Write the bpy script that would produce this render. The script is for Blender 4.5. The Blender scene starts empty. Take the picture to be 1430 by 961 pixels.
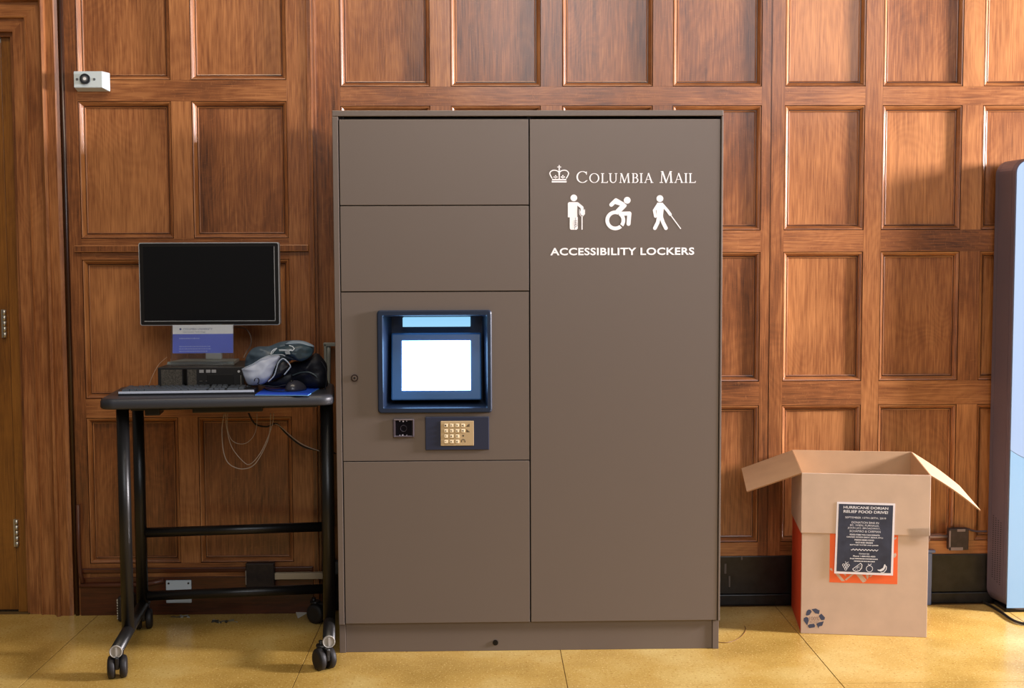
import bpy, bmesh, math, random
from mathutils import Vector, Matrix, noise
random.seed(7)
SC = bpy.context.scene
COL = SC.collection
PI = math.pi

# ------------------------------------------------------------------ camera
F_PX, YAW, PITCH, ROLL = 1700.4, 0.0220, 0.0664, -0.0040
CAM = Vector((0.5224, -4.808, 1.379))
_cy, _sy = math.cos(YAW), math.sin(YAW)
FW = Vector((_sy*math.cos(PITCH), _cy*math.cos(PITCH), -math.sin(PITCH)))
_r = Vector((_cy, -_sy, 0)); _u = _r.cross(FW)
RT = _r*math.cos(ROLL) + _u*math.sin(ROLL)
UP = -_r*math.sin(ROLL) + _u*math.cos(ROLL)
cd = bpy.data.cameras.new('camera'); cam = bpy.data.objects.new('camera', cd); COL.objects.link(cam)
cd.sensor_fit = 'HORIZONTAL'; cd.sensor_width = 36; cd.lens = 36*F_PX/1430
cd.clip_start = 0.05
m = Matrix((RT, UP, -FW)).transposed().to_4x4(); m.translation = CAM
cam.matrix_world = m
SC.camera = cam

# ------------------------------------------------------------------ world, lamps, exposure
SC.view_settings.view_transform = 'Standard'
SC.view_settings.look = 'None'
SC.view_settings.gamma = 1
SC.view_settings.use_curve_mapping = False
SC.view_settings.exposure = -0.12
w = bpy.data.worlds.new('world'); SC.world = w; w.use_nodes = True
nt = w.node_tree; bg = nt.nodes['Background']; bg.inputs[1].default_value = 0.19
tc = nt.nodes.new('ShaderNodeTexCoord'); sx = nt.nodes.new('ShaderNodeSeparateXYZ'); wr = nt.nodes.new('ShaderNodeValToRGB')
mr = nt.nodes.new('ShaderNodeMapRange'); mr.inputs[1].default_value = -1; mr.inputs[2].default_value = 1
nt.links.new(tc.outputs['Generated'], sx.inputs[0]); nt.links.new(sx.outputs['Z'], mr.inputs[0]); nt.links.new(mr.outputs[0], wr.inputs[0]); nt.links.new(wr.outputs[0], bg.inputs[0])
we = wr.color_ramp.elements
we[0].position = 0.40; we[0].color = (0.30, 0.22, 0.15, 1)       # far floor of the hall
we[1].position = 0.75; we[1].color = (1.0, 0.92, 0.82, 1)        # pale ceiling
k_ = we.new(0.52); k_.color = (0.62, 0.52, 0.44, 1)              # panelled far walls

def area(name, loc, target, sx, sy, power, col):
    l = bpy.data.lights.new(name, 'AREA'); l.shape = 'RECTANGLE'; l.size = sx; l.size_y = sy
    l.energy = power; l.color = col
    o = bpy.data.objects.new(name, l); COL.objects.link(o); o.location = loc
    o.rotation_euler = (Vector(target)-Vector(loc)).to_track_quat('-Z', 'Y').to_euler()
    return o
# warm ceiling fixtures in front of the lockers
area('ceiling_light', (0.2, -2.0, 4.0), (0.3, -0.5, 0.8), 3.0, 0.5, 64, (1.0, 0.84, 0.64))
# daylight from a window to the right, grazing the wall
area('window_light', (6.2, -1.35, 2.15), (1.9, 0.0, 1.3), 0.8, 0.8, 950, (0.98, 0.91, 0.94))
# tall bright windows across the hall, seen as sheen in the varnish
area('window_light', (1.0, -7.5, 4.3), (0.4, 0.0, 1.2), 1.8, 2.6, 105, (0.95, 0.96, 1.0))
area('window_light', (3.4, -7.2, 4.0), (1.4, 0.0, 1.2), 2.4, 2.4, 75, (0.88, 0.92, 1.0))

# ------------------------------------------------------------------ helpers
def ray(x, y): return FW + RT*((x-715)/F_PX) - UP*((y-480.5)/F_PX)
def at(x, y, Y=None, Z=None):
    d = ray(x, y); t = (Y-CAM.y)/d.y if Y is not None else (Z-CAM.z)/d.z
    return CAM + d*t
def at_plane(x, y, P0, N):
    d = ray(x, y); return CAM + d*((P0-CAM).dot(N)/d.dot(N))

def col(r, g, b):
    f = lambda c: ((c/255+0.055)/1.055)**2.4 if c > 10 else c/255/12.92
    return (f(r), f(g), f(b), 1)

def mat(name, c, rough=0.5, metal=0.0, spec=0.5, coat=0.0, emit=None, es=0.0, trans=0.0, ior=1.45, bump=None, var=0.0, vscale=8):
    m = bpy.data.materials.new(name); m.use_nodes = True
    nt = m.node_tree; N = nt.nodes; L = nt.links; b = N['Principled BSDF']
    b.inputs['Base Color'].default_value = c; b.inputs['Roughness'].default_value = rough
    b.inputs['Metallic'].default_value = metal; b.inputs['Specular IOR Level'].default_value = spec
    b.inputs['Coat Weight'].default_value = coat; b.inputs['Coat Roughness'].default_value = 0.15
    b.inputs['Transmission Weight'].default_value = trans; b.inputs['IOR'].default_value = ior
    if emit: b.inputs['Emission Color'].default_value = emit; b.inputs['Emission Strength'].default_value = es
    tc = N.new('ShaderNodeTexCoord')
    if bump:
        n = N.new('ShaderNodeTexNoise'); n.inputs['Scale'].default_value = bump[0]; n.inputs['Detail'].default_value = 4
        L.new(tc.outputs['Object'], n.inputs['Vector'])
        bp = N.new('ShaderNodeBump'); bp.inputs['Strength'].default_value = bump[1]; bp.inputs['Distance'].default_value = 0.002
        L.new(n.outputs['Fac'], bp.inputs['Height']); L.new(bp.outputs['Normal'], b.inputs['Normal'])
    if var:
        n = N.new('ShaderNodeTexNoise'); n.inputs['Scale'].default_value = vscale; n.inputs['Detail'].default_value = 6
        L.new(tc.outputs['Object'], n.inputs['Vector'])
        r = N.new('ShaderNodeValToRGB')
        r.color_ramp.elements[0].position = 0.3; r.color_ramp.elements[1].position = 0.7
        r.color_ramp.elements[0].color = tuple(x*(1-var) for x in c[:3])+(1,)
        r.color_ramp.elements[1].color = tuple(min(1, x*(1+var)) for x in c[:3])+(1,)
        L.new(n.outputs['Fac'], r.inputs['Fac']); L.new(r.outputs['Color'], b.inputs['Base Color'])
    return m

def wood(name, axis, dark, mid, light, rough=0.33, fleck=0.14):
    """varnished quarter-sawn oak; grain runs along `axis`, each board has its own shift and tone ('tone' attribute)"""
    m = bpy.data.materials.new(name); m.use_nodes = True
    nt = m.node_tree; N = nt.nodes; L = nt.links; b = N['Principled BSDF']
    tc = N.new('ShaderNodeTexCoord'); at_ = N.new('ShaderNodeAttribute'); at_.attribute_name = 'tone'
    sh = N.new('ShaderNodeVectorMath'); sh.operation = 'SCALE'; sh.inputs[0].default_value = (37.1, 11.3, 53.7)
    L.new(at_.outputs['Fac'], sh.inputs['Scale'])
    ad = N.new('ShaderNodeVectorMath'); ad.operation = 'ADD'
    L.new(tc.outputs['Object'], ad.inputs[0]); L.new(sh.outputs[0], ad.inputs[1])
    def nz(scale, detail, src, dist=0.0, rot=0.0):
        mp = N.new('ShaderNodeMapping'); mp.inputs['Scale'].default_value = scale
        mp.inputs['Rotation'].default_value = (0, rot, 0)
        L.new(src.outputs[0], mp.inputs['Vector'])
        n = N.new('ShaderNodeTexNoise'); n.inputs['Scale'].default_value = 1; n.inputs['Detail'].default_value = detail
        n.inputs['Distortion'].default_value = dist
        L.new(mp.outputs[0], n.inputs['Vector']); return n
    V = axis == 'z'
    g = nz((210, 210, 9) if V else (9, 210, 210), 5, ad, 0.3)          # pores
    bands = nz((16, 16, 1.4) if V else (1.4, 16, 16), 3, ad, 1.4)        # growth figure
    patch = nz((2.6, 2.6, 1.8), 3, ad, 0.5)                             # tone drift
    fl = nz((45, 45, 120) if V else (120, 45, 45), 2, ad, 1.8, 0.5)
    def mix(a, bb, fac):
        x = N.new('ShaderNodeMath'); x.operation = 'MULTIPLY_ADD'
        L.new(a.outputs[0], x.inputs[0]); x.inputs[1].default_value = fac
        if bb is None: x.inputs[2].default_value = 0
        else: L.new(bb.outputs[0], x.inputs[2])
        return x
    s = mix(g, None, 0.44); s = mix(bands, s, 0.20); s = mix(patch, s, 0.40)
    fg = nz((3.4, 3.4, 1.5) if V else (1.5, 3.4, 3.4), 1.5, ad, 0.4)      # growth-ring figure: contours of a slow field
    f1 = N.new('ShaderNodeMath'); f1.operation = 'MULTIPLY'; f1.inputs[1].default_value = 190; L.new(fg.outputs[0], f1.inputs[0])
    f2 = N.new('ShaderNodeMath'); f2.operation = 'SINE'; L.new(f1.outputs[0], f2.inputs[0])
    s = mix(f2, s, 0.013)
    tn = N.new('ShaderNodeMath'); tn.operation = 'MULTIPLY_ADD'
    L.new(at_.outputs['Fac'], tn.inputs[0]); tn.inputs[1].default_value = 0.16; L.new(s.outputs[0], tn.inputs[2])
    r = N.new('ShaderNodeValToRGB'); e = r.color_ramp.elements
    e[0].position = 0.36; e[0].color = dark; e[1].position = 0.80; e[1].color = light
    k = e.new(0.56); k.color = mid
    L.new(tn.outputs[0], r.inputs['Fac'])
    fr = N.new('ShaderNodeValToRGB'); fr.color_ramp.elements[0].position = 0.60; fr.color_ramp.elements[1].position = 0.72
    fr.color_ramp.elements[0].color = (0, 0, 0, 1); fr.color_ramp.elements[1].color = (fleck, fleck, fleck, 1)
    L.new(fl.outputs[0], fr.inputs['Fac'])
    mx = N.new('ShaderNodeMixRGB'); mx.blend_type = 'MIX'; L.new(fr.outputs[0], mx.inputs[0]); L.new(r.outputs[0], mx.inputs[1])
    mx.inputs[2].default_value = light
    L.new(mx.outputs[0], b.inputs['Base Color'])
    b.inputs['Roughness'].default_value = rough; b.inputs['Coat Weight'].default_value = 0.35; b.inputs['Coat Roughness'].default_value = 0.16
    bp = N.new('ShaderNodeBump'); bp.inputs['Strength'].default_value = 0.25; bp.inputs['Distance'].default_value = 0.0015
    L.new(g.outputs[0], bp.inputs['Height'])
    L.new(bp.outputs[0], b.inputs['Normal'])
    wb = nz((3.1, 3.1, 2.2), 1, ad)                                      # boards are never dead flat: soft waver in the varnish
    b2 = N.new('ShaderNodeBump'); b2.inputs['Strength'].default_value = 0.5; b2.inputs['Distance'].default_value = 0.012
    L.new(wb.outputs[0], b2.inputs['Height']); L.new(b2.outputs[0], bp.inputs['Normal'])
    return m

D_, M_, L_ = col(62, 32, 16), col(129, 77, 41), col(184, 124, 74)
W_V = wood('oak_upright', 'z', D_, M_, L_)
W_H = wood('oak_rail', 'x', D_, M_, L_, fleck=0.28)
W_DOOR = wood('door_veneer', 'z', col(88, 50, 14), col(128, 80, 26), col(150, 98, 38), fleck=0.0)
W_DK = wood('dark_oak', 'z', col(30, 14, 7), col(52, 24, 12), col(74, 38, 20), fleck=0.1)

def new(): return bmesh.new()
def setup(bm): return bm.faces.layers.int.get('t') or bm.faces.layers.int.new('t')
def quad(bm, pts, mi=0, tone=None):
    vs = [bm.verts.new(p) for p in pts]; f = bm.faces.new(vs); f.material_index = mi
    if tone is not None:
        tl = bm.faces.layers.float.get('tone') or bm.faces.layers.float.new('tone'); f[tl] = tone
    return f
def box(bm, x0, x1, y0, y1, z0, z1, mi=0, tone=None, bev=0.0, seg=2):
    if tone is not None: bm.faces.layers.float.get('tone') or bm.faces.layers.float.new('tone')
    r = bmesh.ops.create_cube(bm, size=1)
    vs = r['verts']
    for v in vs:
        v.co = Vector(((x0+x1)/2+v.co.x*(x1-x0), (y0+y1)/2+v.co.y*(y1-y0), (z0+z1)/2+v.co.z*(z1-z0)))
    fs = set(f for v in vs for f in v.link_faces)
    if bev > 0:
        es = set(e for v in vs for e in v.link_edges)
        r2 = bmesh.ops.bevel(bm, geom=list(es), offset=bev, segments=seg, affect='EDGES', profile=0.5)
        fs = set(r2['faces']) | set(f for f in fs if f.is_valid)
    for f in fs:
        if f.is_valid:
            f.material_index = mi
            if tone is not None: f[bm.faces.layers.float['tone']] = tone
    return fs
def cyl(bm, p0, p1, r, seg=20, r1=None, mi=0):
    p0, p1 = Vector(p0), Vector(p1); d = (p1-p0); L = d.length
    r1 = r if r1 is None else r1
    q = d.to_track_quat('Z', 'Y').to_matrix()
    a, b = [], []
    for i in range(seg):
        t = 2*PI*i/seg; u = Vector((math.cos(t), math.sin(t), 0))
        a.append(bm.verts.new(p0+q@(u*r))); b.append(bm.verts.new(p1+q@(u*r1)))
    for i in range(seg):
        f = bm.faces.new((a[i], a[(i+1) % seg], b[(i+1) % seg], b[i])); f.smooth = True; f.material_index = mi
    f = bm.faces.new(a[::-1]); f.material_index = mi
    f = bm.faces.new(b); f.material_index = mi
def smooth_path(pts, n=8):
    pts = [Vector(p) for p in pts]; out = []
    P = [pts[0]]+pts+[pts[-1]]
    for i in range(1, len(P)-2):
        for k in range(n):
            t = k/n; a, b, c, d = P[i-1], P[i], P[i+1], P[i+2]
            out.append(0.5*((2*b)+(-a+c)*t+(2*a-5*b+4*c-d)*t*t+(-a+3*b-3*c+d)*t**3))
    out.append(pts[-1]); return out
def tube(bm, pts, r, seg=8, closed=False, mi=0, flat=1.0):
    pts = [Vector(p) for p in pts]; n = len(pts); rings = []
    nrm = None
    for i, p in enumerate(pts):
        if closed: t = pts[(i+1) % n]-pts[i-1]
        else: t = pts[min(i+1, n-1)]-pts[max(i-1, 0)]
        t.normalize()
        if nrm is None:
            nrm = t.orthogonal().normalized()
        nrm = (nrm-t*nrm.dot(t)).normalized(); bi = t.cross(nrm)
        rings.append([bm.verts.new(p+nrm*(r*math.cos(2*PI*k/seg))+bi*(r*flat*math.sin(2*PI*k/seg))) for k in range(seg)])
    m_ = n if closed else n-1
    for i in range(m_):
        A, B = rings[i], rings[(i+1) % n]
        for k in range(seg):
            f = bm.faces.new((A[k], A[(k+1) % seg], B[(k+1) % seg], B[k])); f.smooth = True; f.material_index = mi
    if not closed:
        bm.faces.new(rings[0][::-1]).material_index = mi; bm.faces.new(rings[-1]).material_index = mi
def sphere(bm, c, rx, ry, rz, u=20, v=12, mi=0):
    r = bmesh.ops.create_uvsphere(bm, u_segments=u, v_segments=v, radius=1)
    for x in r['verts']: x.co = Vector((c[0]+x.co.x*rx, c[1]+x.co.y*ry, c[2]+x.co.z*rz))
    for x in r['verts']:
        for f in x.link_faces: f.smooth = True; f.material_index = mi
def prism(bm, poly, y0, y1, mi=0, top=None):
    """poly = [(x,z)], solid between y0 (front) and y1"""
    a = [bm.verts.new((x, y0, z)) for x, z in poly]; b = [bm.verts.new((x, y1, z)) for x, z in poly]
    n = len(poly); fs = [bm.faces.new(a), bm.faces.new(b[::-1])]
    for i in range(n): fs.append(bm.faces.new((a[i], b[i], b[(i+1) % n], a[(i+1) % n])))
    for f in fs: f.material_index = mi
    return fs
def rrect(x0, x1, z0, z1, r, n=5):
    out = []
    for cx, cz, a0 in ((x1-r, z1-r, 0), (x0+r, z1-r, 90), (x0+r, z0+r, 180), (x1-r, z0+r, 270)):
        for k in range(n+1):
            a = math.radians(a0+90*k/n); out.append((cx+r*math.cos(a), cz+r*math.sin(a)))
    return out

def obj(name, bm, mats, parent=None, autosm=False, loc=None):
    bmesh.ops.recalc_face_normals(bm, faces=bm.faces)
    me = bpy.data.meshes.new(name); bm.to_mesh(me); bm.free()
    for m_ in (mats if isinstance(mats, (list, tuple)) else [mats]): me.materials.append(m_)
    o = bpy.data.objects.new(name, me); COL.objects.link(o)
    if parent: o.parent = parent
    if loc: o.location = loc
    return o
def thing(name, label, cat, loc=(0, 0, 0), rz=0, group=None):
    o = bpy.data.objects.new(name, None); COL.objects.link(o); o.empty_display_size = 0.1
    o.location = loc; o.rotation_euler = (0, 0, rz); o['label'] = label; o['category'] = cat
    if group: o['group'] = group
    return o
def tag(o, label, cat, group=None):
    o['label'] = label; o['category'] = cat
    if group: o['group'] = group
    return o
def struct(o): o['kind'] = 'structure'; return o
def local(o, P):
    return Matrix.Translation(o.location).to_4x4().__matmul__(Matrix.Rotation(o.rotation_euler[2], 4, 'Z')).inverted() @ Vector(P)

def textmesh(s, bold=0.0, space=1.0):
    cu = bpy.data.curves.new('t', 'FONT'); cu.body = s; cu.offset = bold; cu.space_character = space; cu.resolution_u = 4
    o = bpy.data.objects.new('t', cu); COL.objects.link(o)
    dg = bpy.context.evaluated_depsgraph_get(); dg.update()
    me = bpy.data.meshes.new_from_object(o.evaluated_get(dg))
    vs = [v.co.copy() for v in me.vertices]; fs = [tuple(p.vertices) for p in me.polygons]
    bpy.data.objects.remove(o); bpy.data.curves.remove(cu); bpy.data.meshes.remove(me)
    return vs, fs
def add_text(bm, s, x0, x1, z0, z1, y, bold=0.0, space=1.0, mi=0):
    """text fitted to a rectangle on a plane facing -Y"""
    vs, fs = textmesh(s, bold, space)
    ax, bx = min(v.x for v in vs), max(v.x for v in vs); az, bz = min(v.y for v in vs), max(v.y for v in vs)
    nv = [bm.verts.new((x0+(v.x-ax)/(bx-ax)*(x1-x0), y, z0+(v.y-az)/(bz-az)*(z1-z0))) for v in vs]
    for f in fs:
        try: bm.faces.new([nv[i] for i in f]).material_index = mi
        except ValueError: pass

class Flat:
    """overlapping flat shapes of a printed or cut-vinyl mark, mapped from a drawing onto a plane"""
    def __init__(s, fn): s.bm = new(); s.fn = fn; s.k = 0
    def poly(s, pts):
        s.k += 1; off = -s.k*0.00002
        s.bm.faces.new([s.bm.verts.new(s.fn(x, y)+Vector((0, off, 0))) for x, y in pts])
    def line(s, a, b, w, w2=None, cap=False):
        w2 = w if w2 is None else w2
        dx, dy = b[0]-a[0], b[1]-a[1]; l = math.hypot(dx, dy) or 1; nx, ny = -dy/l, dx/l
        s.poly([(a[0]+nx*w/2, a[1]+ny*w/2), (b[0]+nx*w2/2, b[1]+ny*w2/2), (b[0]-nx*w2/2, b[1]-ny*w2/2), (a[0]-nx*w/2, a[1]-ny*w/2)])
        if cap: s.disc(a, w/2); s.disc(b, w2/2)
    def pline(s, pts, w, cap=True):
        for a, b in zip(pts, pts[1:]): s.line(a, b, w, cap=cap)
    def disc(s, c, r, ry=None, n=20):
        ry = ry or r
        s.poly([(c[0]+r*math.cos(2*PI*k/n), c[1]+ry*math.sin(2*PI*k/n)) for k in range(n)])
    def arc(s, c, r, a0, a1, wf, ry=None, n=28):
        """band along an ellipse; wf(angle) = width"""
        ry = ry or r
        A = [math.radians(a0+(a1-a0)*k/n) for k in range(n+1)]
        s.k += 1; off = Vector((0, -s.k*0.00002, 0))
        def P(a, sg):
            h = wf(a)/2*sg
            return s.bm.verts.new(s.fn(c[0]+(r+h)*math.cos(a), c[1]+(ry+h)*math.sin(a))+off)
        o = [P(a, 1) for a in A]; i = [P(a, -1) for a in A]
        for k in range(n): s.bm.faces.new((o[k], o[k+1], i[k+1], i[k]))

# ------------------------------------------------------------------ floor
def floor_mat():
    m = bpy.data.materials.new('floor_tile'); m.use_nodes = True
    nt = m.node_tree; N = nt.nodes; L = nt.links; b = N['Principled BSDF']
    tc = N.new('ShaderNodeTexCoord')
    def nz(sc, det):
        n = N.new('ShaderNodeTexNoise'); n.inputs['Scale'].default_value = sc; n.inputs['Detail'].default_value = det
        L.new(tc.outputs['Object'], n.inputs['Vector']); return n
    a = nz(2.2, 4)
    r = N.new('ShaderNodeValToRGB'); e = r.color_ramp.elements
    e[0].position = 0.32; e[0].color = col(156, 124, 58); e[1].position = 0.68; e[1].color = col(200, 174, 108)
    k = e.new(0.5); k.color = col(184, 150, 78)
    L.new(a.outputs[0], r.inputs[0])
    sp = nz(150, 2); sr = N.new('ShaderNodeValToRGB')
    sr.color_ramp.elements[0].position = 0.60; sr.color_ramp.elements[1].position = 0.70
    sr.color_ramp.elements[0].color = (0, 0, 0, 1); sr.color_ramp.elements[1].color = (0.65, 0.65, 0.65, 1)
    L.new(sp.outputs[0], sr.inputs[0])
    mx = N.new('ShaderNodeMixRGB'); L.new(sr.outputs[0], mx.inputs[0]); L.new(r.outputs[0], mx.inputs[1]); mx.inputs[2].default_value = col(235, 205, 135)
    sd = nz(95, 3); dr = N.new('ShaderNodeValToRGB')
    dr.color_ramp.elements[0].position = 0.30; dr.color_ramp.elements[1].position = 0.42
    dr.color_ramp.elements[0].color = (0.6, 0.6, 0.6, 1); dr.color_ramp.elements[1].color = (0, 0, 0, 1)
    L.new(sd.outputs[0], dr.inputs[0])
    m2 = N.new('ShaderNodeMixRGB'); L.new(dr.outputs[0], m2.inputs[0]); L.new(mx.outputs[0], m2.inputs[1]); m2.inputs[2].default_value = col(140, 92, 30)
    L.new(m2.outputs[0], b.inputs['Base Color'])
    rr = nz(6, 3); rm = N.new('ShaderNodeMapRange'); rm.inputs[3].default_value = 0.16; rm.inputs[4].default_value = 0.30
    L.new(rr.outputs[0], rm.inputs[0]); L.new(rm.outputs[0], b.inputs['Roughness'])
    b.inputs['Specular IOR Level'].default_value = 0.55
    return m
bm = new()
xs = [-0.113+0.897*k for k in range(-4, 6)]; ys = [-0.925+0.897*k for k in range(-5, 2)]
for i in range(len(xs)-1):
    for j in range(len(ys)-1):
        g = 0.0013
        y1 = min(ys[j+1], 0.06)
        box(bm, xs[i]+g, xs[i+1]-g, ys[j]+g, y1-g, -0.02, 0.0, bev=0.0006, seg=1)
box(bm, xs[0], xs[-1], ys[0], 0.06, -0.04, -0.0015, mi=1)
struct(obj('floor', bm, [floor_mat(), mat('joint', col(92, 66, 26), 0.8)]))

# ------------------------------------------------------------------ panelled walls
PROF = [(0.0, 0.0), (0.0016, 0.004), (0.0030, 0.0005), (0.007, 0.0015), (0.012, 0.006), (0.0165, 0.0135), (0.0175, 0.0185), (0.0195, 0.0185), (0.0205, 0.0155), (0.0235, 0.0165), (0.0240, 0.022)]
def opening(bm, x0, x1, z0, z1, Y, tone):   # the two narrow grooves are dark wood
    """mitred moulding running into a recessed panel"""
    tl = bm.faces.layers.float.get('tone')
    for j, ((i0, d0), (i1, d1)) in enumerate(zip(PROF, PROF[1:])):
        a = [(x0+i0, Y+d0, z0+i0), (x1-i0, Y+d0, z0+i0), (x1-i0, Y+d0, z1-i0), (x0+i0, Y+d0, z1-i0)]
        b = [(x0+i1, Y+d1, z0+i1), (x1-i1, Y+d1, z0+i1), (x1-i1, Y+d1, z1-i1), (x0+i1, Y+d1, z1-i1)]
        for k in range(4):
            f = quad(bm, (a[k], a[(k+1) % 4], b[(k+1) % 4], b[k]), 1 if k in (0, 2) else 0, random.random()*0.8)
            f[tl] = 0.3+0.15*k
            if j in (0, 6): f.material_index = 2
    i, d = PROF[-1]
    quad(bm, ((x0+i, Y+d, z0+i), (x1-i, Y+d, z0+i), (x1-i, Y+d, z1-i), (x0+i, Y+d, z1-i)), 0, tone)
def wall(name, cols, rows, xl, xr, zb, zt, Y, back, full=()):
    """cols: [(x0,x1)] openings; rows: [(z0,z1,one wide panel?)] top to bottom; full: gaps whose stile runs floor to top"""
    bm = new(); bm.faces.layers.float.new('tone')
    T = lambda: random.random()
    box(bm, xl, cols[0][0], Y, back, zb, zt, 0, T()); box(bm, cols[-1][1], xr, Y, back, zb, zt, 0, T())
    groups, cur = [], [cols[0]]
    for k, (c, d) in enumerate(zip(cols, cols[1:])):
        if k in full:
            groups.append(cur); cur = []
            if d[0]-c[1] > 0.085:
                mid = c[1]+(d[0]-c[1])*0.42
                box(bm, c[1], mid-0.0008, Y, back, zb, zt, 0, T()); box(bm, mid+0.0008, d[0], Y-0.0015, back, zb, zt, 0, T())
                box(bm, mid-0.0008, mid+0.0008, Y+0.004, back, zb, zt, 2, 0)
            else: box(bm, c[1], d[0], Y, back, zb, zt, 0, T())
        else:
            for r in rows:
                if not r[2]: box(bm, c[1], d[0], Y, back, r[0]+.0004, r[1]-.0004, 0, T())
        cur.append(d)
    groups.append(cur)
    zz = [zt]+[v for r in rows for v in (r[1], r[0])]+[zb]
    for i in range(0, len(zz), 2):
        z0, z1 = zz[i+1], zz[i]
        if z1-z0 < 0.002: continue
        for g_ in groups: box(bm, g_[0][0]+.0004, g_[-1][1]-.0004, Y, back, z0, z1, 1, T())
    for r in rows:
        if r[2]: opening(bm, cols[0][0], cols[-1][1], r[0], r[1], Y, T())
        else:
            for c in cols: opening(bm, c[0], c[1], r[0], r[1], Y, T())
    return struct(obj(name, bm, [W_V, W_H, W_DK]))
colsR = [(-0.037, 0.313), (0.393, 0.745), (0.828, 1.184), (1.262, 1.613), (1.704, 2.022), (2.091, 2.408), (2.490, 2.81), (2.89, 3.2)]
rowsR = [(2.066, 2.62, 0), (1.504, 1.993, 0), (0.904, 1.419, 0), (0.255, 0.808, 0)]
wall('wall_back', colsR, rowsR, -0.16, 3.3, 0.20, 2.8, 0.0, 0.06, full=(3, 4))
colsL = [(-1.036, -0.68), (-0.603, -0.237)]
rowsL = [(2.085, 2.64, 0), (1.479, 2.005, 0), (0.857, 1.398, 1), (0.205, 0.782, 0)]
wall('wall_back_left', colsL, rowsL, -1.085, -0.160, 0.0, 2.8, -0.05, 0.06)
# closing boards behind and beside the left bay
bm = new(); bm.faces.layers.float.new('tone')
box(bm, -0.160, -0.139, -0.056, 0.06, 0, 2.8, 0, .6, bev=0.003)
box(bm, -0.139, -0.131, -0.030, 0.0, 0, 2.8, 0, .2)
struct(obj('trim_1', bm, W_V))
bm = new(); bm.faces.layers.float.new('tone')
box(bm, -1.060, -0.161, -0.064, -0.0505, 1.428, 1.453, 1, 1.7, bev=0.002)
struct(obj('trim_2', bm, [W_V, W_H]))
bm = new(); bm.faces.layers.float.new('tone')
box(bm, -1.075, -0.161, -0.060, -0.0505, 0.168, 0.188, 0, .1, bev=0.004)
box(bm, -1.075, -0.161, -0.058, -0.0505, 0.0, 0.150, 0, .0, bev=0.001)
struct(obj('baseboard_left', bm, wood('baseboard_oak', 'x', col(42, 18, 10), col(80, 36, 16), col(110, 56, 28), fleck=0)))
stone = mat('black_stone', col(22, 20, 20), 0.32, var=0.7, vscale=30)
bm = new()
box(bm, -0.13, 3.3, -0.006, 0.06, 0.045, 0.20, bev=0.003)
box(bm, -0.13, 3.3, -0.014, 0.06, 0.0, 0.045, bev=0.003)
for (x0, x1, z0, z1) in ((1.478, 1.486, .13, .17), (1.496, 1.502, .075, .12), (1.545, 1.551, .185, .2)):
    box(bm, x0, x1, -0.0075, -0.005, z0, z1, mi=1)
struct(obj('baseboard_right', bm, [stone, mat('chipped_stone', col(95, 88, 82), .7)]))

# door casing, mitred at the corner
bm = new(); bm.faces.layers.float.new('tone')
XI, ZI = -1.300, 2.257           # inner corner of the opening
CP = [(0.0, 0.045), (0.0, -0.010), (0.014, -0.012), (0.016, -0.028), (0.064, -0.030), (0.066, -0.042), (0.071, -0.044), (0.074, -0.038),
      (0.124, -0.042), (0.128, -0.060), (0.139, -0.072), (0.148, -0.066), (0.150, -0.056), (0.182, -0.058), (0.196, -0.052), (0.198, 0.02)]
for k, ((a, ya), (b, yb)) in enumerate(zip(CP, CP[1:])):
    t = (0.2, 0.2, 0.5, 0.5, 0.75, 0.8, 0.6, 0.6, 0.35, 0.5, 0.5, 0.6, 0.6, 0.5, 0.3)[k]
    quad(bm, ((XI+a, ya, 0), (XI+b, yb, 0), (XI+b, yb, ZI+b), (XI+a, ya, ZI+a)), 0, t)
    quad(bm, ((XI+a, ya, ZI+a), (XI+b, yb, ZI+b), (XI-1.1, yb, ZI+b), (XI-1.1, ya, ZI+a)), 1, t+.05)
struct(obj('trim_3', bm, [W_V, W_H]))
bm = new(); bm.faces.layers.float.new('tone')
box(bm, -1.102, -1.084, -0.020, 0.05, 0, 2.8, 0, .0)
tube(bm, [(-1.090, -0.052, 0), (-1.090, -0.052, 2.8)], 0.008, 10)
struct(obj('trim_4', bm, W_DK))
bm = new(); bm.faces.layers.float.new('tone')
box(bm, -2.3, XI-0.001, 0.02, 0.06, 2.30, 2.8, 0, .5)
struct(obj('wall_back_door_side', bm, W_DK))
bm = new(); bm.faces.layers.float.new('tone')
box(bm, XI-0.042, XI-0.001, 0.006, 0.05, 0.0, ZI+0.03, 0, .35)
struct(obj('trim_5', bm, W_DOOR))
bm = new(); bm.faces.layers.float.new('tone')
box(bm, -2.25, XI-0.045, 0.010, 0.05, 0.008, ZI-0.02, 0, .5, bev=0.001)
door = struct(obj('door_1', bm, W_DOOR))
steel = mat('brushed_steel', col(190, 186, 176), 0.35, metal=0.9)
for z, hx in ((0.318, 0.0), (1.150, -0.022)):
    bm = new()
    for k in range(5): cyl(bm, (XI-0.038+hx, 0.0, z-0.055+k*0.022), (XI-0.038+hx, 0.0, z-0.034+k*0.022), 0.0065, 12)
    box(bm, XI-0.052+hx, XI-0.04+hx, 0.004, 0.0099, z-0.055, z+0.055)
    obj('hinge', bm, steel, door)
# the hall the photographer stands in: side wall and ceiling behind the camera's view are outside the frame

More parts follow.
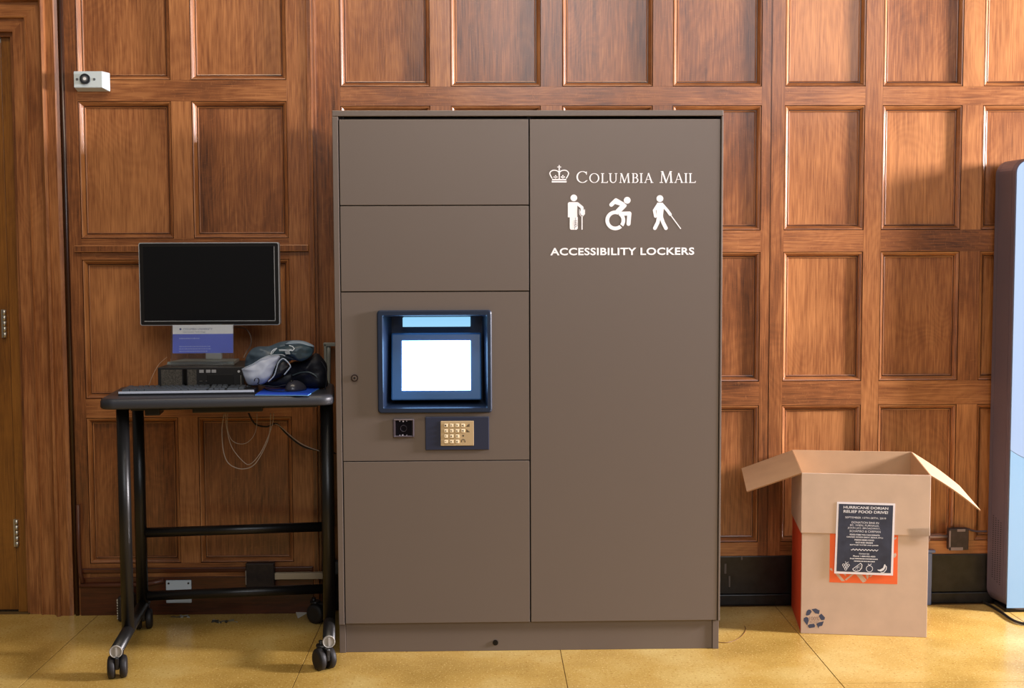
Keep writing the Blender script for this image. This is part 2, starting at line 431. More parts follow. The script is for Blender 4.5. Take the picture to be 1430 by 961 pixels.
# ------------------------------------------------------------------ locker
LY = -0.567
BR = mat('locker_bronze', col(111, 100, 93), 0.40, metal=0.25, spec=0.5, bump=(900, 0.12))
GAP = mat('locker_gap', col(20, 17, 15), 0.8)
WHITE = mat('white_vinyl', col(252, 250, 255), 0.35, emit=(0.9, 0.9, 1, 1), es=0.0)
lk = thing('parcel_locker', 'tall brown steel parcel locker with a lit touchscreen and white accessibility signs', 'locker', (0, LY, 0))
bm = new()
box(bm, 0.0, 1.3515, 0.0, 0.50, 1.885, 1.905, bev=0.002)                     # cap
box(bm, 0.0, 0.0195, 0.0, 0.50, 0.105, 1.884, bev=0.0015)                      # left side
box(bm, 1.3445, 1.3515, 0.0, 0.50, 0.105, 1.884, bev=0.0015)                # right side
obj('casing', bm, BR, lk)
bm = new(); box(bm, 0.0195, 1.3445, 0.125, 0.498, 0.108, 1.884)
for x in (0.0195, 0.670, 1.330): box(bm, x, x+0.0145, 0.022, 0.1249, 0.108, 1.884)
for z in (0.108, 0.680, 1.274, 1.572, 1.866): box(bm, 0.0341, 0.6699, 0.022, 0.1249, z, z+0.014)
obj('inner_carcass', bm, GAP, lk)
bm = new(); box(bm, 0.022, 1.328, 0.018, 0.48, 0.0, 0.104, bev=0.001)
box(bm, 0.0, 0.0215, 0.012, 0.48, 0.0, 0.1045, bev=0.001); box(bm, 1.3285, 1.350, 0.012, 0.48, 0.0, 0.1045, bev=0.001)
pl = obj('plinth', bm, BR, lk)
bm = new(); cyl(bm, (0.553, 0.018, 0.030), (0.553, 0.0135, 0.030), 0.0095, 20); cyl(bm, (0.553, 0.0135, 0.030), (0.553, 0.0125, 0.030), 0.005, 6)
obj('lock', bm, mat('lock_black', col(28, 26, 25), 0.3, metal=.6), pl)
XS, ZS = 0.677, (1.876, 1.579, 1.281, 0.687, 0.106)
g = 0.0018
def ldoor(x0, x1, z0, z1, holes=None):
    bm = new(); box(bm, x0+g, x1-g, 0.002, 0.020, z0+g, z1-g, bev=0.0012)
    return obj('door', bm, BR, lk)
ldoor(0.0215, XS, ZS[1], ZS[0]); ldoor(0.0215, XS, ZS[2], ZS[1]); ldoor(0.0215, XS, ZS[4], ZS[3])
rd = ldoor(XS+0.001, 1.3435, 0.106, ZS[0])
# control panel with opening for the recessed touch screen
bx0, bx1, bz0, bz1 = 0.147, 0.545, 0.857, 1.217
ix0, ix1, iz0, iz1 = 0.168, 0.527, 0.877, 1.197
bm = new()
px0, px1, pz0, pz1 = 0.0215+g, XS-g, ZS[3]+g, ZS[2]-g
box(bm, px0, ix0, .002, .020, pz0, pz1); box(bm, ix1, px1, .002, .020, pz0, pz1)
box(bm, ix0, ix1, .002, .020, pz0, iz0); box(bm, ix0, ix1, .002, .020, iz1, pz1)
bmesh.ops.remove_doubles(bm, verts=bm.verts, dist=1e-5)
cp = obj('control_panel', bm, BR, lk)
NAVY = mat('hood_plastic_glow_tint', col(25, 38, 60), 0.38, bump=(500, 0.15))  # screen's blue glow is put into the hood colour
bm = new()     # hood rim + tray
def ring(bm, o, i, y):  # o,i: rects (x0,x1,z0,z1)
    pass
ro = rrect(bx0, bx1, bz0, bz1, 0.012); ri = rrect(ix0, ix1, iz0, iz1, 0.004)
def loop(poly, y): return [bm.verts.new((x, y, z)) for x, z in poly]
def bridge(A, B):
    n = len(A)
    for k in range(n): bm.faces.new((A[k], A[(k+1) % n], B[(k+1) % n], B[k]))
l0 = loop(ro, 0.0018); l1 = loop(ro, -0.008); l2 = loop(rrect(bx0+.004, bx1-.004, bz0+.004, bz1-.004, .01), -0.012)
l3 = loop(rrect(ix0-.003, ix1+.003, iz0-.003, iz1+.003, .005), -0.012); l4 = loop(ri, -0.006)
rb = rrect(0.188, 0.512, 0.890, 1.190, 0.004); l5 = loop(rb, 0.112)
for a, b in ((l0, l1), (l1, l2), (l2, l3), (l3, l4), (l4, l5)): bridge(a, b)
bm.faces.new(l5)
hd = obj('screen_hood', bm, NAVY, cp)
# tilted screen unit
def tilt_box(x0, x1, z0, z1, yb, yt, th, w=0.0, bev=0.002):
    """slab whose bottom edge sits at yb and top at yt"""
    bm = new(); fs = box(bm, x0, x1, 0, th, 0, z1-z0, bev=bev)
    for v in bm.verts:
        t = v.co.z/(z1-z0); v.co.y += yb+(yt-yb)*t; v.co.z += z0
        v.co.x += (0.0)
    return bm
obj('screen_frame', tilt_box(0.190, 0.508, 0.898, 1.132, 0.029, 0.070, 0.035, bev=.005), mat('frame_glow_tint', col(44, 92, 150), 0.3), hd)  # frame coloured blue to imitate the glow around the screen
bm = tilt_box(0.228, 0.470, 0.932, 1.106, 0.0335, 0.0637, 0.004, bev=.0008)
SCR = mat('lit_screen', (0.02, 0.02, 0.02, 1), 0.2, emit=(0.28, 0.56, 1.0, 1), es=12.0)
obj('touch_screen', bm, SCR, hd)
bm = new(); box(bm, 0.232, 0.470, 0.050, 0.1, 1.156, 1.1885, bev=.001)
obj('screen_reflection', bm, mat('screen_reflection_glow', (0.1, 0.1, 0.1, 1), 0.4, emit=(0.30, 0.68, 1.0, 1), es=1.05), hd)  # glowing slab added to imitate the screen's reflection inside the hood
bm = new(); quadp = [(0.19, 0.105, 1.165), (0.51, 0.105, 1.165), (0.51, 0.06, 1.14), (0.19, 0.06, 1.14)]
# scanner window
sx0, sx1, sz0, sz1 = 0.198, 0.272, 0.771, 0.836
bm = new()
o = rrect(sx0, sx1, sz0, sz1, .003); i = rrect(sx0+.009, sx1-.007, sz0+.007, sz1-.005, .002)
A = loop(o, 0.0018); B = loop(o, -0.005); C = loop(rrect(sx0+.003, sx1-.003, sz0+.003, sz1-.003, .003), -0.007); D = loop(i, -0.005); E_ = loop(i, 0.0015)
for a, b in ((A, B), (B, C), (C, D), (D, E_)): bridge(a, b)
sc = obj('code_scanner', bm, mat('scanner_rim', col(78, 70, 78), 0.35, metal=.5), cp)
bm = new(); box(bm, sx0+.009, sx1-.007, -0.001, 0.0014, sz0+.007, sz1-.005); obj('scanner_window', bm, mat('scanner_glass', col(14, 12, 20), 0.08), sc)
LMP = mat('lamp_pale', col(205, 200, 215), .3)
for (x, z, r) in ((.234, .828, .0028), (.222, .829, .0016), (.246, .829, .0016), (.232, .779, .0028), (.222, .779, .0014), (.246, .779, .0016)):
    bm = new(); cyl(bm, (x, -0.001, z), (x, -0.003, z), r, 10); obj('scanner_lamp', bm, LMP, sc)
bm = new()
tube(bm, [(0.235+.011*math.cos(t*PI/12), -0.0015, .803+.011*math.sin(t*PI/12)) for t in range(24)], .0012, 6, closed=True)
obj('scanner_lens', bm, mat('lens_dark', col(44, 40, 54), .3), sc)
# keypad
kx0, kx1, kz0, kz1 = 0.311, 0.534, 0.726, 0.843
bm = new(); box(bm, kx0, kx1, -0.006, 0.0018, kz0, kz1, bev=.002); kp = obj('keypad', bm, mat('keypad_navy', col(34, 40, 62), .45), cp)
bm = new(); box(bm, 0.3645, 0.4805, -0.0085, -0.0061, 0.7415, 0.829, bev=.0015)
TAN = mat('keypad_tan_metal', col(196, 172, 134), .4, metal=.3)
KEYM = mat('key_cream', col(240, 222, 188), .35)
obj('keypad_plate', bm, TAN, kp)
INK = mat('black_ink', col(30, 24, 22), .6)
for r in range(4):
    for c in range(4 if r < 2 else 3):
        x = 0.3835+c*0.0198; z = 0.8135-r*0.0190
        bm = new(); box(bm, x-.0062, x+.0062, -0.0125, -0.0086, z-.0058, z+.0058, bev=.0012)
        k = obj('key', bm, KEYM, kp)
        s = [['1', '2', '3', ')'], ['4', '5', '6', ')'], ['7', '8', '9'], ['*', '0', '#']][r][c]
        bm = new()
        if c == 3: 
            prism(bm, [(x-.0045, z-.001), (x-.0005, z-.001), (x+.002, z-.004), (x+.002, z+.004), (x-.0005, z+.001), (x-.0045, z+.001)], -.01275, -.0125)
        else: add_text(bm, s, x-.0038, x+.0008, z-.003, z+.003, -0.01265, bold=.03)
        obj('key_marking', bm, INK, k)
bm = new()
for q, h in enumerate((.003, .0055, .008, .0105)): box(bm, .4545+q*.003, .4565+q*.003, -.0088, -.0085, .808, .808+h)
for q, h in enumerate((.0105, .008, .0055, .003)): box(bm, .4545+q*.003, .4565+q*.003, -.0088, -.0085, .789, .789+h)
cyl(bm, (.4435, -.0085, .7765), (.4435, -.0089, .7765), .0028, 14)
tube(bm, [(.4435+.0065*math.cos(PI*t/12), -.0088, .7575+.0065*math.sin(PI*t/12)) for t in range(13)], .0008, 6)
box(bm, .4362, .4385, -.0089, -.0085, .7535, .7585); box(bm, .4485, .4508, -.0089, -.0085, .7535, .7585)
obj('keypad_symbols', bm, INK, kp)
# door lock on the control panel
bm = new(); cyl(bm, (.066, .002, .981), (.066, -.003, .981), .0125, 24)
dl = obj('lock', bm, mat('lock_ring', col(62, 50, 48), .3, metal=.6), cp)
bm = new(); cyl(bm, (.066, -.003, .981), (.066, -.0042, .981), .0085, 24); obj('lock_core', bm, mat('lock_core', col(130, 116, 108), .3, metal=.7), dl)
bm = new(); cyl(bm, (.066, -.0042, .981), (.066, -.0048, .981), .004, 12); obj('keyhole', bm, GAP, dl)

# signs on the tall door: traced from the drawing (5.958 drawing units per image pixel)
FY = LY+0.0014
def sg(cx, cy):
    P = at(750+cx/5.958, 220+cy/5.958, Y=FY); return Vector((P.x, P.y-LY, P.z))
# crown
c = Flat(sg)
c.poly([(122, 196), (246, 196), (246, 208), (122, 208)]); c.poly([(126, 178), (242, 178), (245, 190), (123, 190)])
for s_ in (-1, 1):
    X = lambda v: 184+s_*(v-184)
    P_ = [(X(184), 128), (X(200), 112), (X(225), 106), (X(248), 112), (X(261), 128), (X(258), 146), (X(244), 172)]
    c.pline([tuple(p)[:2] for p in smooth_path([(a, b, 0) for a, b in P_], 5)], 9)
    c.pline([(X(184), 128), (X(184), 176)], 9)
    for a, b, r in ((214, 152, 6), (203, 163, 6), (226, 163, 6), (214, 166, 5)): c.disc((X(a), b), r)
    c.line((X(214), 160), (X(214), 178), 5)
for a, b, r in ((184, 118, 11), (184, 98, 7), (184, 137, 8)): c.disc((a, b), r)
c.line((184, 66), (184, 100), 7); c.line((171, 80), (197, 80), 7); c.disc((184, 68), 4.5); c.disc((172, 80), 4.5); c.disc((196, 80), 4.5)
obj('crown_emblem', c.bm, WHITE, rd)
# serif wordmark
t = Flat(sg)
def serif_word(word, x, base, h, gap):
    TH, TN = 0.125*h, 0.055*h
    yv = lambda v: base-v*h
    def stem(xx, w_=None, a=0.0, b=1.0): t.line((xx, yv(a)), (xx, yv(b)), w_ or TH)
    def ser(xx, v, w_=0.30): t.line((xx-w_*h/2, yv(v)), (xx+w_*h/2, yv(v)), TN*1.1)
    for ch in word:
        if ch in 'CO':
            r = 0.47*h; cx_ = x+r
            wf = lambda a: TN+(TH-TN)*abs(math.cos(a))**1.3
            if ch == 'O': t.arc((cx_, yv(.5)), r-TH/2, 0, 360, wf, ry=0.5*h-TN/2, n=40); x += 2*r+gap
            else:
                t.arc((cx_, yv(.5)), r-TH/2, 47, 313, wf, ry=0.5*h-TN/2, n=36)
                ex = cx_+(r-TH/2)*math.cos(math.radians(47))
                t.line((ex+.03*h, yv(.70)), (ex+.03*h, yv(.97)), TN); t.line((ex-.04*h, yv(.14)), (ex+.10*h, yv(.22)), TN)
                x += 2*r*0.90+gap
        elif ch == 'I': stem(x+.12*h); ser(x+.12*h, .97); ser(x+.12*h, .03); x += .24*h+gap
        elif ch == 'L':
            stem(x+.14*h); ser(x+.14*h, .97); t.line((x, yv(.03)), (x+.60*h, yv(.03)), TN*1.2); t.line((x+.58*h, yv(.0)), (x+.62*h, yv(.20)), TN*1.2)
            x += .60*h+gap*.9
        elif ch == 'U':
            stem(x+.13*h, None, .36, 1); stem(x+.66*h, TH*.62, .36, 1); ser(x+.13*h, .97); ser(x+.66*h, .97, .26)
            t.arc((x+.395*h, yv(.36)), .265*h, 0, 180, lambda a: TH*.62+(TH*.38)*max(0, -math.cos(a)), ry=.335*h, n=20)
            x += .78*h+gap
        elif ch == 'M':
            t.line((x+.14*h, yv(0)), (x+.20*h, yv(1)), TN*1.1); t.line((x+.22*h, yv(1)), (x+.52*h, yv(.0)), TH)
            t.line((x+.50*h, yv(.0)), (x+.82*h, yv(1)), TN*1.1); t.line((x+.84*h, yv(1)), (x+.91*h, yv(0)), TH)
            ser(x+.14*h, .03, .26); ser(x+.91*h, .03, .28); ser(x+.18*h, .97, .16); ser(x+.88*h, .97, .16); x += 1.04*h+gap
        elif ch == 'B':
            stem(x+.14*h); t.line((x, yv(.975)), (x+.32*h, yv(.975)), TN); t.line((x, yv(.025)), (x+.34*h, yv(.025)), TN); t.line((x+.14*h, yv(.53)), (x+.34*h, yv(.53)), TN)
            t.arc((x+.30*h, yv(.755)), .20*h, -90, 90, lambda a: TN+(TH-TN)*max(0, math.cos(a)), ry=.22*h, n=16)
            t.arc((x+.32*h, yv(.275)), .24*h, -90, 90, lambda a: TN+(TH-TN)*max(0, math.cos(a)), ry=.25*h, n=16)
            x += .60*h+gap
        elif ch == 'A':
            t.line((x+.10*h, yv(0)), (x+.40*h, yv(1)), TN*1.1); t.line((x+.39*h, yv(1.02)), (x+.72*h, yv(0)), TH); t.line((x+.21*h, yv(.36)), (x+.58*h, yv(.36)), TN)
            ser(x+.10*h, .03, .24); ser(x+.72*h, .03, .28); x += .80*h+gap
    return x
H1, H2 = 95, 81
t_start = 327
def run(measure=False):
    x = serif_word('C', 327, 211, 97, 14); x = serif_word('OLUMBIA', x, 211, 80, 12.5)
    x = serif_word('M', x+38, 211, 97, 10); return serif_word('AIL', x, 211, 80, 12.5)
xe = run(); kx = (1315-327)/(xe-12.5-327)
t.bm.free(); t = Flat(lambda x, y: sg(327+(x-327)*kx, y)); x = serif_word('C', 327, 211, 97, 14); x = serif_word('OLUMBIA', x, 211, 80, 12.5)
obj('serif_word', t.bm, WHITE, rd)
t = Flat(lambda x, y: sg(327+(x-327)*kx, y)); x = serif_word('M', x+38, 211, 97, 10); serif_word('AIL', x, 211, 80, 12.5)
obj('serif_word', t.bm, WHITE, rd)
# pictograms
p = Flat(sg)
p.disc((306, 336), 28, n=28)
p.poly([(256, 380), (266, 371), (335, 371), (335, 498), (256, 498)]); p.pline([(335, 384), (374, 416), (378, 470)], 25)
p.disc((378, 455), 20, 26)
p.poly([(272, 496), (339, 496), (339, 590), (330, 601), (280, 601), (272, 590)])
p.pline([(352, 432), (352, 470), (374, 496), (397, 470), (397, 432)], 4.5); p.line((374, 494), (374, 601), 9)
obj('crutch_pictogram', p.bm, WHITE, rd)
p = Flat(lambda x, y: sg(x, y)+Vector((0, -.0012, 0)))
p.line((346, 420), (346, 500), 4)
for a, b in (((318, 500), (318, 545)), ((306, 530), (334, 526)), ((306, 545), (334, 541)), ((308, 562), (336, 552)), ((310, 586), (336, 562)), ((318, 545), (312, 598))): p.line(a, b, 3.4)
obj('bandage_lines', p.bm, BR, rd)
p = Flat(sg)
p.disc((750, 356), 28.5, n=28)
p.pline([(618, 393), (656, 356), (715, 390)], 34); p.poly([(650, 340), (746, 394), (742, 410), (690, 462), (640, 452), (690, 400), (640, 385)])
p.pline([(694, 468), (768, 466), (761, 552)], 34)
p.arc((651, 523), 67, -215+0, -215+150, lambda a: 31)
p.arc((651, 523), 67, -60, 38, lambda a: 31); p.arc((651, 523), 67, 48, 218, lambda a: 31, n=36)
obj('wheelchair_pictogram', p.bm, WHITE, rd)
p = Flat(sg)
p.disc((1022, 342), 28.5, n=28)
p.poly([(1000, 376), (1046, 376), (1058, 400), (1048, 480), (1050, 520), (998, 520), (996, 480), (990, 400)])
p.pline([(1006, 392), (975, 440), (985, 490)], 24); p.pline([(1042, 392), (1085, 442), (1108, 474)], 25)
p.pline([(1012, 500), (1004, 540), (980, 588)], 31); p.pline([(1034, 500), (1048, 540), (1072, 588)], 31)
p.line((1112, 480), (1196, 594), 8)
obj('white_cane_pictogram', p.bm, WHITE, rd)
bm = new(); a = sg(110, 815); b = sg(1308, 748)
add_text(bm, 'ACCESSIBILITY LOCKERS', a.x, b.x, a.z, b.z, a.y-.0002, bold=0.026, space=1.06)
obj('sign_lettering', bm, WHITE, rd)

# ------------------------------------------------------------------ wheeled stand
BLK = mat('black_powder_coat', col(20, 19, 19), 0.35, bump=(300, .1))
RUB = mat('black_rubber', col(24, 22, 24), 0.55)
TR = 0.118
tb = thing('rolling_table', 'black wheeled standing table with tubular frame carrying the computer', 'table', (-0.711, -0.807, 0), TR)
TZ = 0.925
bm = new()
out = [(x, y) for x, y in rrect(-0.062, 0.728, 0.125, 0.580, 0.05, 8)]
n = len(out)
prof = [(0.004, TZ-0.036), (0.0, TZ-0.030), (0.0, TZ-0.012), (0.003, TZ-0.004), (0.010, TZ)]
cx, cyy = 0.333, 0.34
rings = []
for ins, z in prof:
    rr_ = rrect(-0.062+ins, 0.728-ins, 0.125+ins, 0.580-ins, 0.05, 8); rings.append([bm.verts.new((x, y, z)) for x, y in rr_])
for A, B in zip(rings, rings[1:]):
    for k in range(n): f = bm.faces.new((A[k], A[(k+1) % n], B[(k+1) % n], B[k])); f.smooth = True
bm.faces.new(rings[-1]); bm.faces.new(rings[0][::-1])
obj('tabletop', bm, mat('tabletop_black', col(44, 46, 52), 0.38, bump=(700, .2)), tb)
for x in (0.0, 0.70):
    bm = new(); cyl(bm, (x, 0.0, 0.095), (x, 0.60, 0.095), 0.0215, 24)
    ft = obj('foot', bm, BLK, tb)
    for y, d in ((0.0, -1), (0.60, 1)):
        bm = new(); cyl(bm, (x, y, 0.095), (x, y+d*0.004, 0.095), 0.0215, 24, 0.020); tube(bm, [(x+.0195*math.cos(k*PI/12), y+d*.0042, .095+.0195*math.sin(k*PI/12)) for k in range(24)], .0022, 6, closed=True)
        box(bm, x-.003, x+.003, min(y+d*.004, y+d*.0065), max(y+d*.004, y+d*.0065), .080, .110, bev=.0008)
        obj('end_cap', bm, mat('clear_grey_plastic', col(150, 146, 140), .25), ft)
    for y in (0.235, 0.555):
        bm = new(); cyl(bm, (x, y, 0.10), (x, y, TZ-.037), 0.0215, 24); obj('post', bm, BLK, tb)
for z in (0.130, 0.372):
    bm = new(); cyl(bm, (0.018, 0.555, z), (0.682, 0.555, z), 0.0185, 20); obj('crossbar', bm, BLK, tb)
bm = new()
box(bm, 0.03, 0.67, 0.22, 0.25, TZ-.052, TZ-.0365, bev=.002); box(bm, 0.01, 0.69, 0.47, 0.50, TZ-.065, TZ-.0365, bev=.002)
box(bm, -0.02, 0.02, 0.24, 0.53, TZ-.055, TZ-.0365, bev=.002); box(bm, 0.68, 0.72, 0.24, 0.53, TZ-.055, TZ-.0365, bev=.002)
box(bm, 0.08, 0.13, 0.2, 0.3, TZ-.068, TZ-.0365, bev=.003); box(bm, 0.24, 0.48, 0.2, 0.42, TZ-.062, TZ-.0365, bev=.004)
obj('under_frame', bm, BLK, tb)
def caster(x, y, ang):
    e = bpy.data.objects.new('caster', None); COL.objects.link(e); e.parent = tb; e.location = (x, y, 0); e.rotation_euler = (0, 0, ang); e.scale = (1.28, 1.25, 1.25)
    bm = new()
    for s in (-1, 1):
        n_ = 28
        prof_ = [(.006, .0), (.006, .026), (.009, .030), (.020, .030), (.023, .027), (.025, .020), (.0255, .0)]
        R_ = [[bm.verts.new((s*a, r*math.cos(2*PI*k/n_), .030+r*math.sin(2*PI*k/n_))) for k in range(n_)] for a, r in prof_ if r > 0]
        for A, B in zip(R_, R_[1:]):
            for k in range(n_): f = bm.faces.new((A[k], A[(k+1) % n_], B[(k+1) % n_], B[k])); f.smooth = True
        bm.faces.new(R_[0]); bm.faces.new(R_[-1])
    obj('wheel', bm, RUB, e)
    bm = new(); cyl(bm, (0, .018, .052), (0, .018, .075), .006, 12)
    box(bm, -.0055, .0055, -.026, .026, .028, .062, bev=.003); cyl(bm, (0, .012, .056), (0, .012, .066), .016, 16)
    obj('caster_hood', bm, BLK, e)
caster(0.0, 0.020, 0.12); caster(0.684, 0.000, 0.50); caster(0.0, 0.575, 0.1); caster(0.655, 0.555, 0.9)

# ------------------------------------------------------------------ things on the table
DKP = mat('computer_black', col(26, 25, 26), 0.45)
# computer
a = at(220, 511, Y=-0.415); b = at(341, 511, Y=-0.395)
PR = math.atan2(b.y-a.y, b.x-a.x); PW = (b-a).length
pc = thing('desktop_computer', 'flat black desktop computer lying under the monitor, open ports on its front', 'computer', (a.x, a.y, TZ+.0005), 0.03)
PH = 0.083
bm = new(); box(bm, 0, PW, .006, 0.30, 0.006, PH, bev=.002); obj('case', bm, mat('case_dark_metal', col(66, 64, 62), .42, metal=.5, var=.2, vscale=60), pc)
bm = new(); box(bm, 0, PW, 0.0, .006, .004, PH-.001, bev=.0015); fp = obj('front_panel', bm, DKP, pc)
for x in (.02, PW-.04):
    for y in (.03, .26): bm = new(); box(bm, x, x+.02, y, y+.02, 0, .0065); obj('rubber_foot', bm, RUB, pc)
bm = new(); box(bm, .012, .086, -.0015, .0002, .010, PH-.008, bev=.0005); box(bm, .106, .138, -.0015, .0002, .010, PH-.008, bev=.0005)
obj('vent_grille', bm, mat('dusty_grille', col(70, 66, 60), .8, var=.6, vscale=250), fp)
bm = new(); box(bm, .090, .103, -.0012, .0004, .014, PH-.006); obj('badge_strip', bm, mat('gloss_black', col(8, 8, 8), .15), fp)
bm = new()
for k, c_ in enumerate((0, .024, .044)): box(bm, .148+c_, .164+c_, -.0012, .0002, PH-.020, PH-.009, bev=.0005)
obj('label_sticker', bm, mat('grey_sticker', col(150, 150, 152), .4), fp)
bm = new(); box(bm, .176, .270, -.003, .0002, .018, PH-.026, bev=.001); obj('optical_drive', bm, mat('drive_black', col(20, 19, 19), .4), fp)
for r_ in (0, 1):
    for c_ in (0, 1):
        bm = new(); x, z = .146+c_*.022, .032-r_*.015
        box(bm, x, x+.015, -.0014, .0002, z, z+.006); box(bm, x+.002, x+.013, -.002, -.0013, z+.001, z+.002, mi=1)
        obj('port', bm, [GAP, steel], fp)
bm = new(); cyl(bm, (PW-.018, .0, PH-.016), (PW-.018, -.002, PH-.016), .0045, 16); obj('power_button', bm, mat('button_silver', col(205, 205, 210), .3, metal=.5), fp)
bm = new(); box(bm, PW-.012, PW-.010, -.0008, .0002, .016, PH-.03); obj('trim_line', bm, steel, fp)
PTOP = TZ+PH+.0005
# monitor
a = at(193, 339, Y=-0.25); b = at(391, 454, Y=-0.25)
mo = thing('computer_monitor', 'wide black flat monitor with thin silver edge, switched off', 'monitor', ((a.x+b.x)/2, -0.25, PTOP), 0.0)
hw = (b.x-a.x)/2; mz0, mz1 = b.z-PTOP, a.z-PTOP
bm = new(); prism(bm, rrect(-hw, hw, mz0, mz1, .008), 0.002, .030)
SIL = mat('silver_edge', col(186, 190, 196), .35, metal=.3)
obj('housing', bm, SIL, mo)
bm = new(); prism(bm, rrect(-hw+.003, hw-.003, mz0+.003, mz1-.003, .006), 0.0, .0035); bz = obj('bezel', bm, mat('bezel_black', col(24, 23, 24), .3), mo)
bm = new(); box(bm, -hw+.017, hw-.017, -.0006, .0002, mz0+.017, mz1-.015); obj('screen', bm, mat('screen_dark', col(14, 16, 20), .22, bump=(1500, .05)), mo)
bm = new()
e = .0012
for (x0, x1, z0, z1) in ((-hw+.016, hw-.016, mz0+.0155, mz0+.0175), (hw-.018, hw-.016, mz0+.0165, mz1-.015)): box(bm, x0, x1, -.0016, .0001, z0, z1)
obj('screen_rim', bm, SIL, mo)
bm = new(); box(bm, -.045, .045, .031, .055, mz0+.06, mz1-.08, bev=.004); obj('rear_housing', bm, DKP, mo)
bm = new(); box(bm, -.030, .030, .045, .065, 0.012, mz0+.14, bev=.004); obj('neck', bm, SIL, mo)
bm = new()
q = at(253, 503, Z=PTOP); q2 = at(346, 501, Z=PTOP)
bx_ = [(q.x-mo.location.x, -.035), (q2.x-mo.location.x, -.035), (q2.x-mo.location.x-.01, .12), (q.x-mo.location.x+.025, .12)]
lo = [bm.verts.new((x, y, .0005)) for x, y in bx_]; hi = [bm.verts.new((x*.985, y*.985, .010)) for x, y in bx_]
for k in range(4): bm.faces.new((lo[k], lo[(k+1) % 4], hi[(k+1) % 4], hi[k]))
bm.faces.new(hi); bm.faces.new(lo[::-1])
obj('stand_base', bm, mat('stand_grey', col(158, 166, 162), .35, metal=.4), mo)
# sign holder
a = b = at(282, 480, Y=-.355)
sh = thing('sign_holder', 'small clear acrylic sign holder with a blue and white card, below the monitor', 'sign holder', ((a.x+b.x)/2, -.355, PTOP+.0005), 0.02)
hw = (at(326, 480, Y=-.345).x-at(238, 480, Y=-.345).x)/2; hh = at(280, 453, Y=-.34).z-PTOP
ACR = mat('clear_acrylic', (0.93, 0.95, 0.97, 1), .05, trans=1.0, ior=1.45)
def lean(bm, k=0.12):
    for v in bm.verts: v.co.y += v.co.z*k
    return bm
bm = new(); box(bm, -hw, hw, 0, .0025, 0.0, hh, bev=.0006); lean(bm)
obj('front_pane', bm, ACR, sh)
bm = new(); box(bm, -hw, hw, .0045, .0065, .004, hh-.002, bev=.0006); lean(bm); obj('back_pane', bm, ACR, sh)
bm = new(); box(bm, -hw, hw, .0, .05, 0.0, .0022, bev=.0006); obj('base', bm, ACR, sh)
WHP = mat('white_paper', col(246, 247, 252), .6)
zt = hh-.003; zs = hh-.036; zb_ = .046
bm = new(); box(bm, -hw+.006, hw-.004, .0028, .0040, zs, zt); box(bm, -hw+.006, hw-.004, .0028, .0040, zb_, zs-.0001, mi=1); lean(bm)
cdp = obj('card', bm, [WHP, mat('card_blue', col(108, 124, 226), .5)], sh)
bm = new()
add_text(bm, 'COLUMBIA UNIVERSITY', -hw+.044, -hw+.150, hh-.022, hh-.014, .0026); add_text(bm, 'Information Technology', -hw+.044, -hw+.125, hh-.032, hh-.026, .0026)
bm2 = Flat(lambda x, y: Vector((x, .0026, y)))
bm2.disc((-hw+.034, hh-.018), .004, n=10)
lean(bm); obj('card_heading', bm, mat('grey_blue_ink', col(120, 132, 170), .6), cdp)
lean(bm2.bm); obj('card_crown', bm2.bm, mat('blue_ink', col(96, 110, 160), .6), cdp)
# the card's small print cannot be read in the photo: rows of broken strokes
PIK = mat('pale_ink', col(165, 180, 235), .6)
random.seed(3)
for (z, w_, hgt) in ((hh-.054, .070, .004), (hh-.083, .112, .003), (hh-.0915, .106, .003), (hh-.100, .104, .003)):
    x = -hw+.030; bm = new()
    while x < -hw+.030+w_:
        l = random.uniform(.003, .009); box(bm, x, x+l, .0024, .0027, z, z+hgt); x += l+.0022
    lean(bm); obj('small_print_line', bm, PIK, cdp)
# monitor cable
bm = new()
pts = [at(322, 456, Y=-.20), at(342, 459, Y=-.18), at(350, 470, Y=-.18), at(350, 482, Y=-.18), at(344, 492, Y=-.18), at(340, 500, Y=-.20)]
tube(bm, smooth_path(pts), .0022, 8); tag(obj('monitor_cable', bm, mat('cable_grey', col(110, 90, 76), .5)), 'thin cable looping down from the right of the monitor stand', 'cable')
bm = new()
pts = [at(233, 499, Y=-.20), at(222, 509, Y=-.24), at(213, 525, Y=-.26), at(207, 541, Y=-.27)]
tube(bm, smooth_path(pts), .0012, 6); tag(obj('thin_wire', bm, mat('wire_clear', col(170, 140, 116), .4)), 'thin pale wire hanging beside the left end of the desktop computer', 'wire')
# keyboard
a = at(165, 553, Z=TZ); b = at(355, 550.5, Z=TZ)
KR = math.atan2(b.y-a.y, b.x-a.x); KW = (b-a).length; KD = .132
kb = thing('keyboard', 'black full-size keyboard with silvery front edge on the rolling table', 'keyboard', (a.x, a.y, TZ+.0004), KR)
bm = new()
pr = [(0.0, 0.0), (0.0, .010), (.004, .014), (KD, .017), (KD, .003), (KD-.01, 0.0)]
A = [bm.verts.new((0, y, z)) for y, z in pr]; B = [bm.verts.new((KW, y, z)) for y, z in pr]
bm.faces.new(A); bm.faces.new(B[::-1])
for k in range(len(pr)): bm.faces.new((A[k], B[k], B[(k+1) % len(pr)], A[(k+1) % len(pr)]))
obj('base', bm, mat('keyboard_black', col(24, 26, 30), .35), kb)
bm = new(); box(bm, .001, KW-.001, -.0022, .002, .0065, .0145, bev=.0008); obj('front_edge', bm, mat('edge_silver', col(176, 184, 198), .35, metal=.2), kb)
KM = mat('keycap', col(52, 58, 66), .38)
nk = 0
ms = {}
U = (KW-.016)/23.2
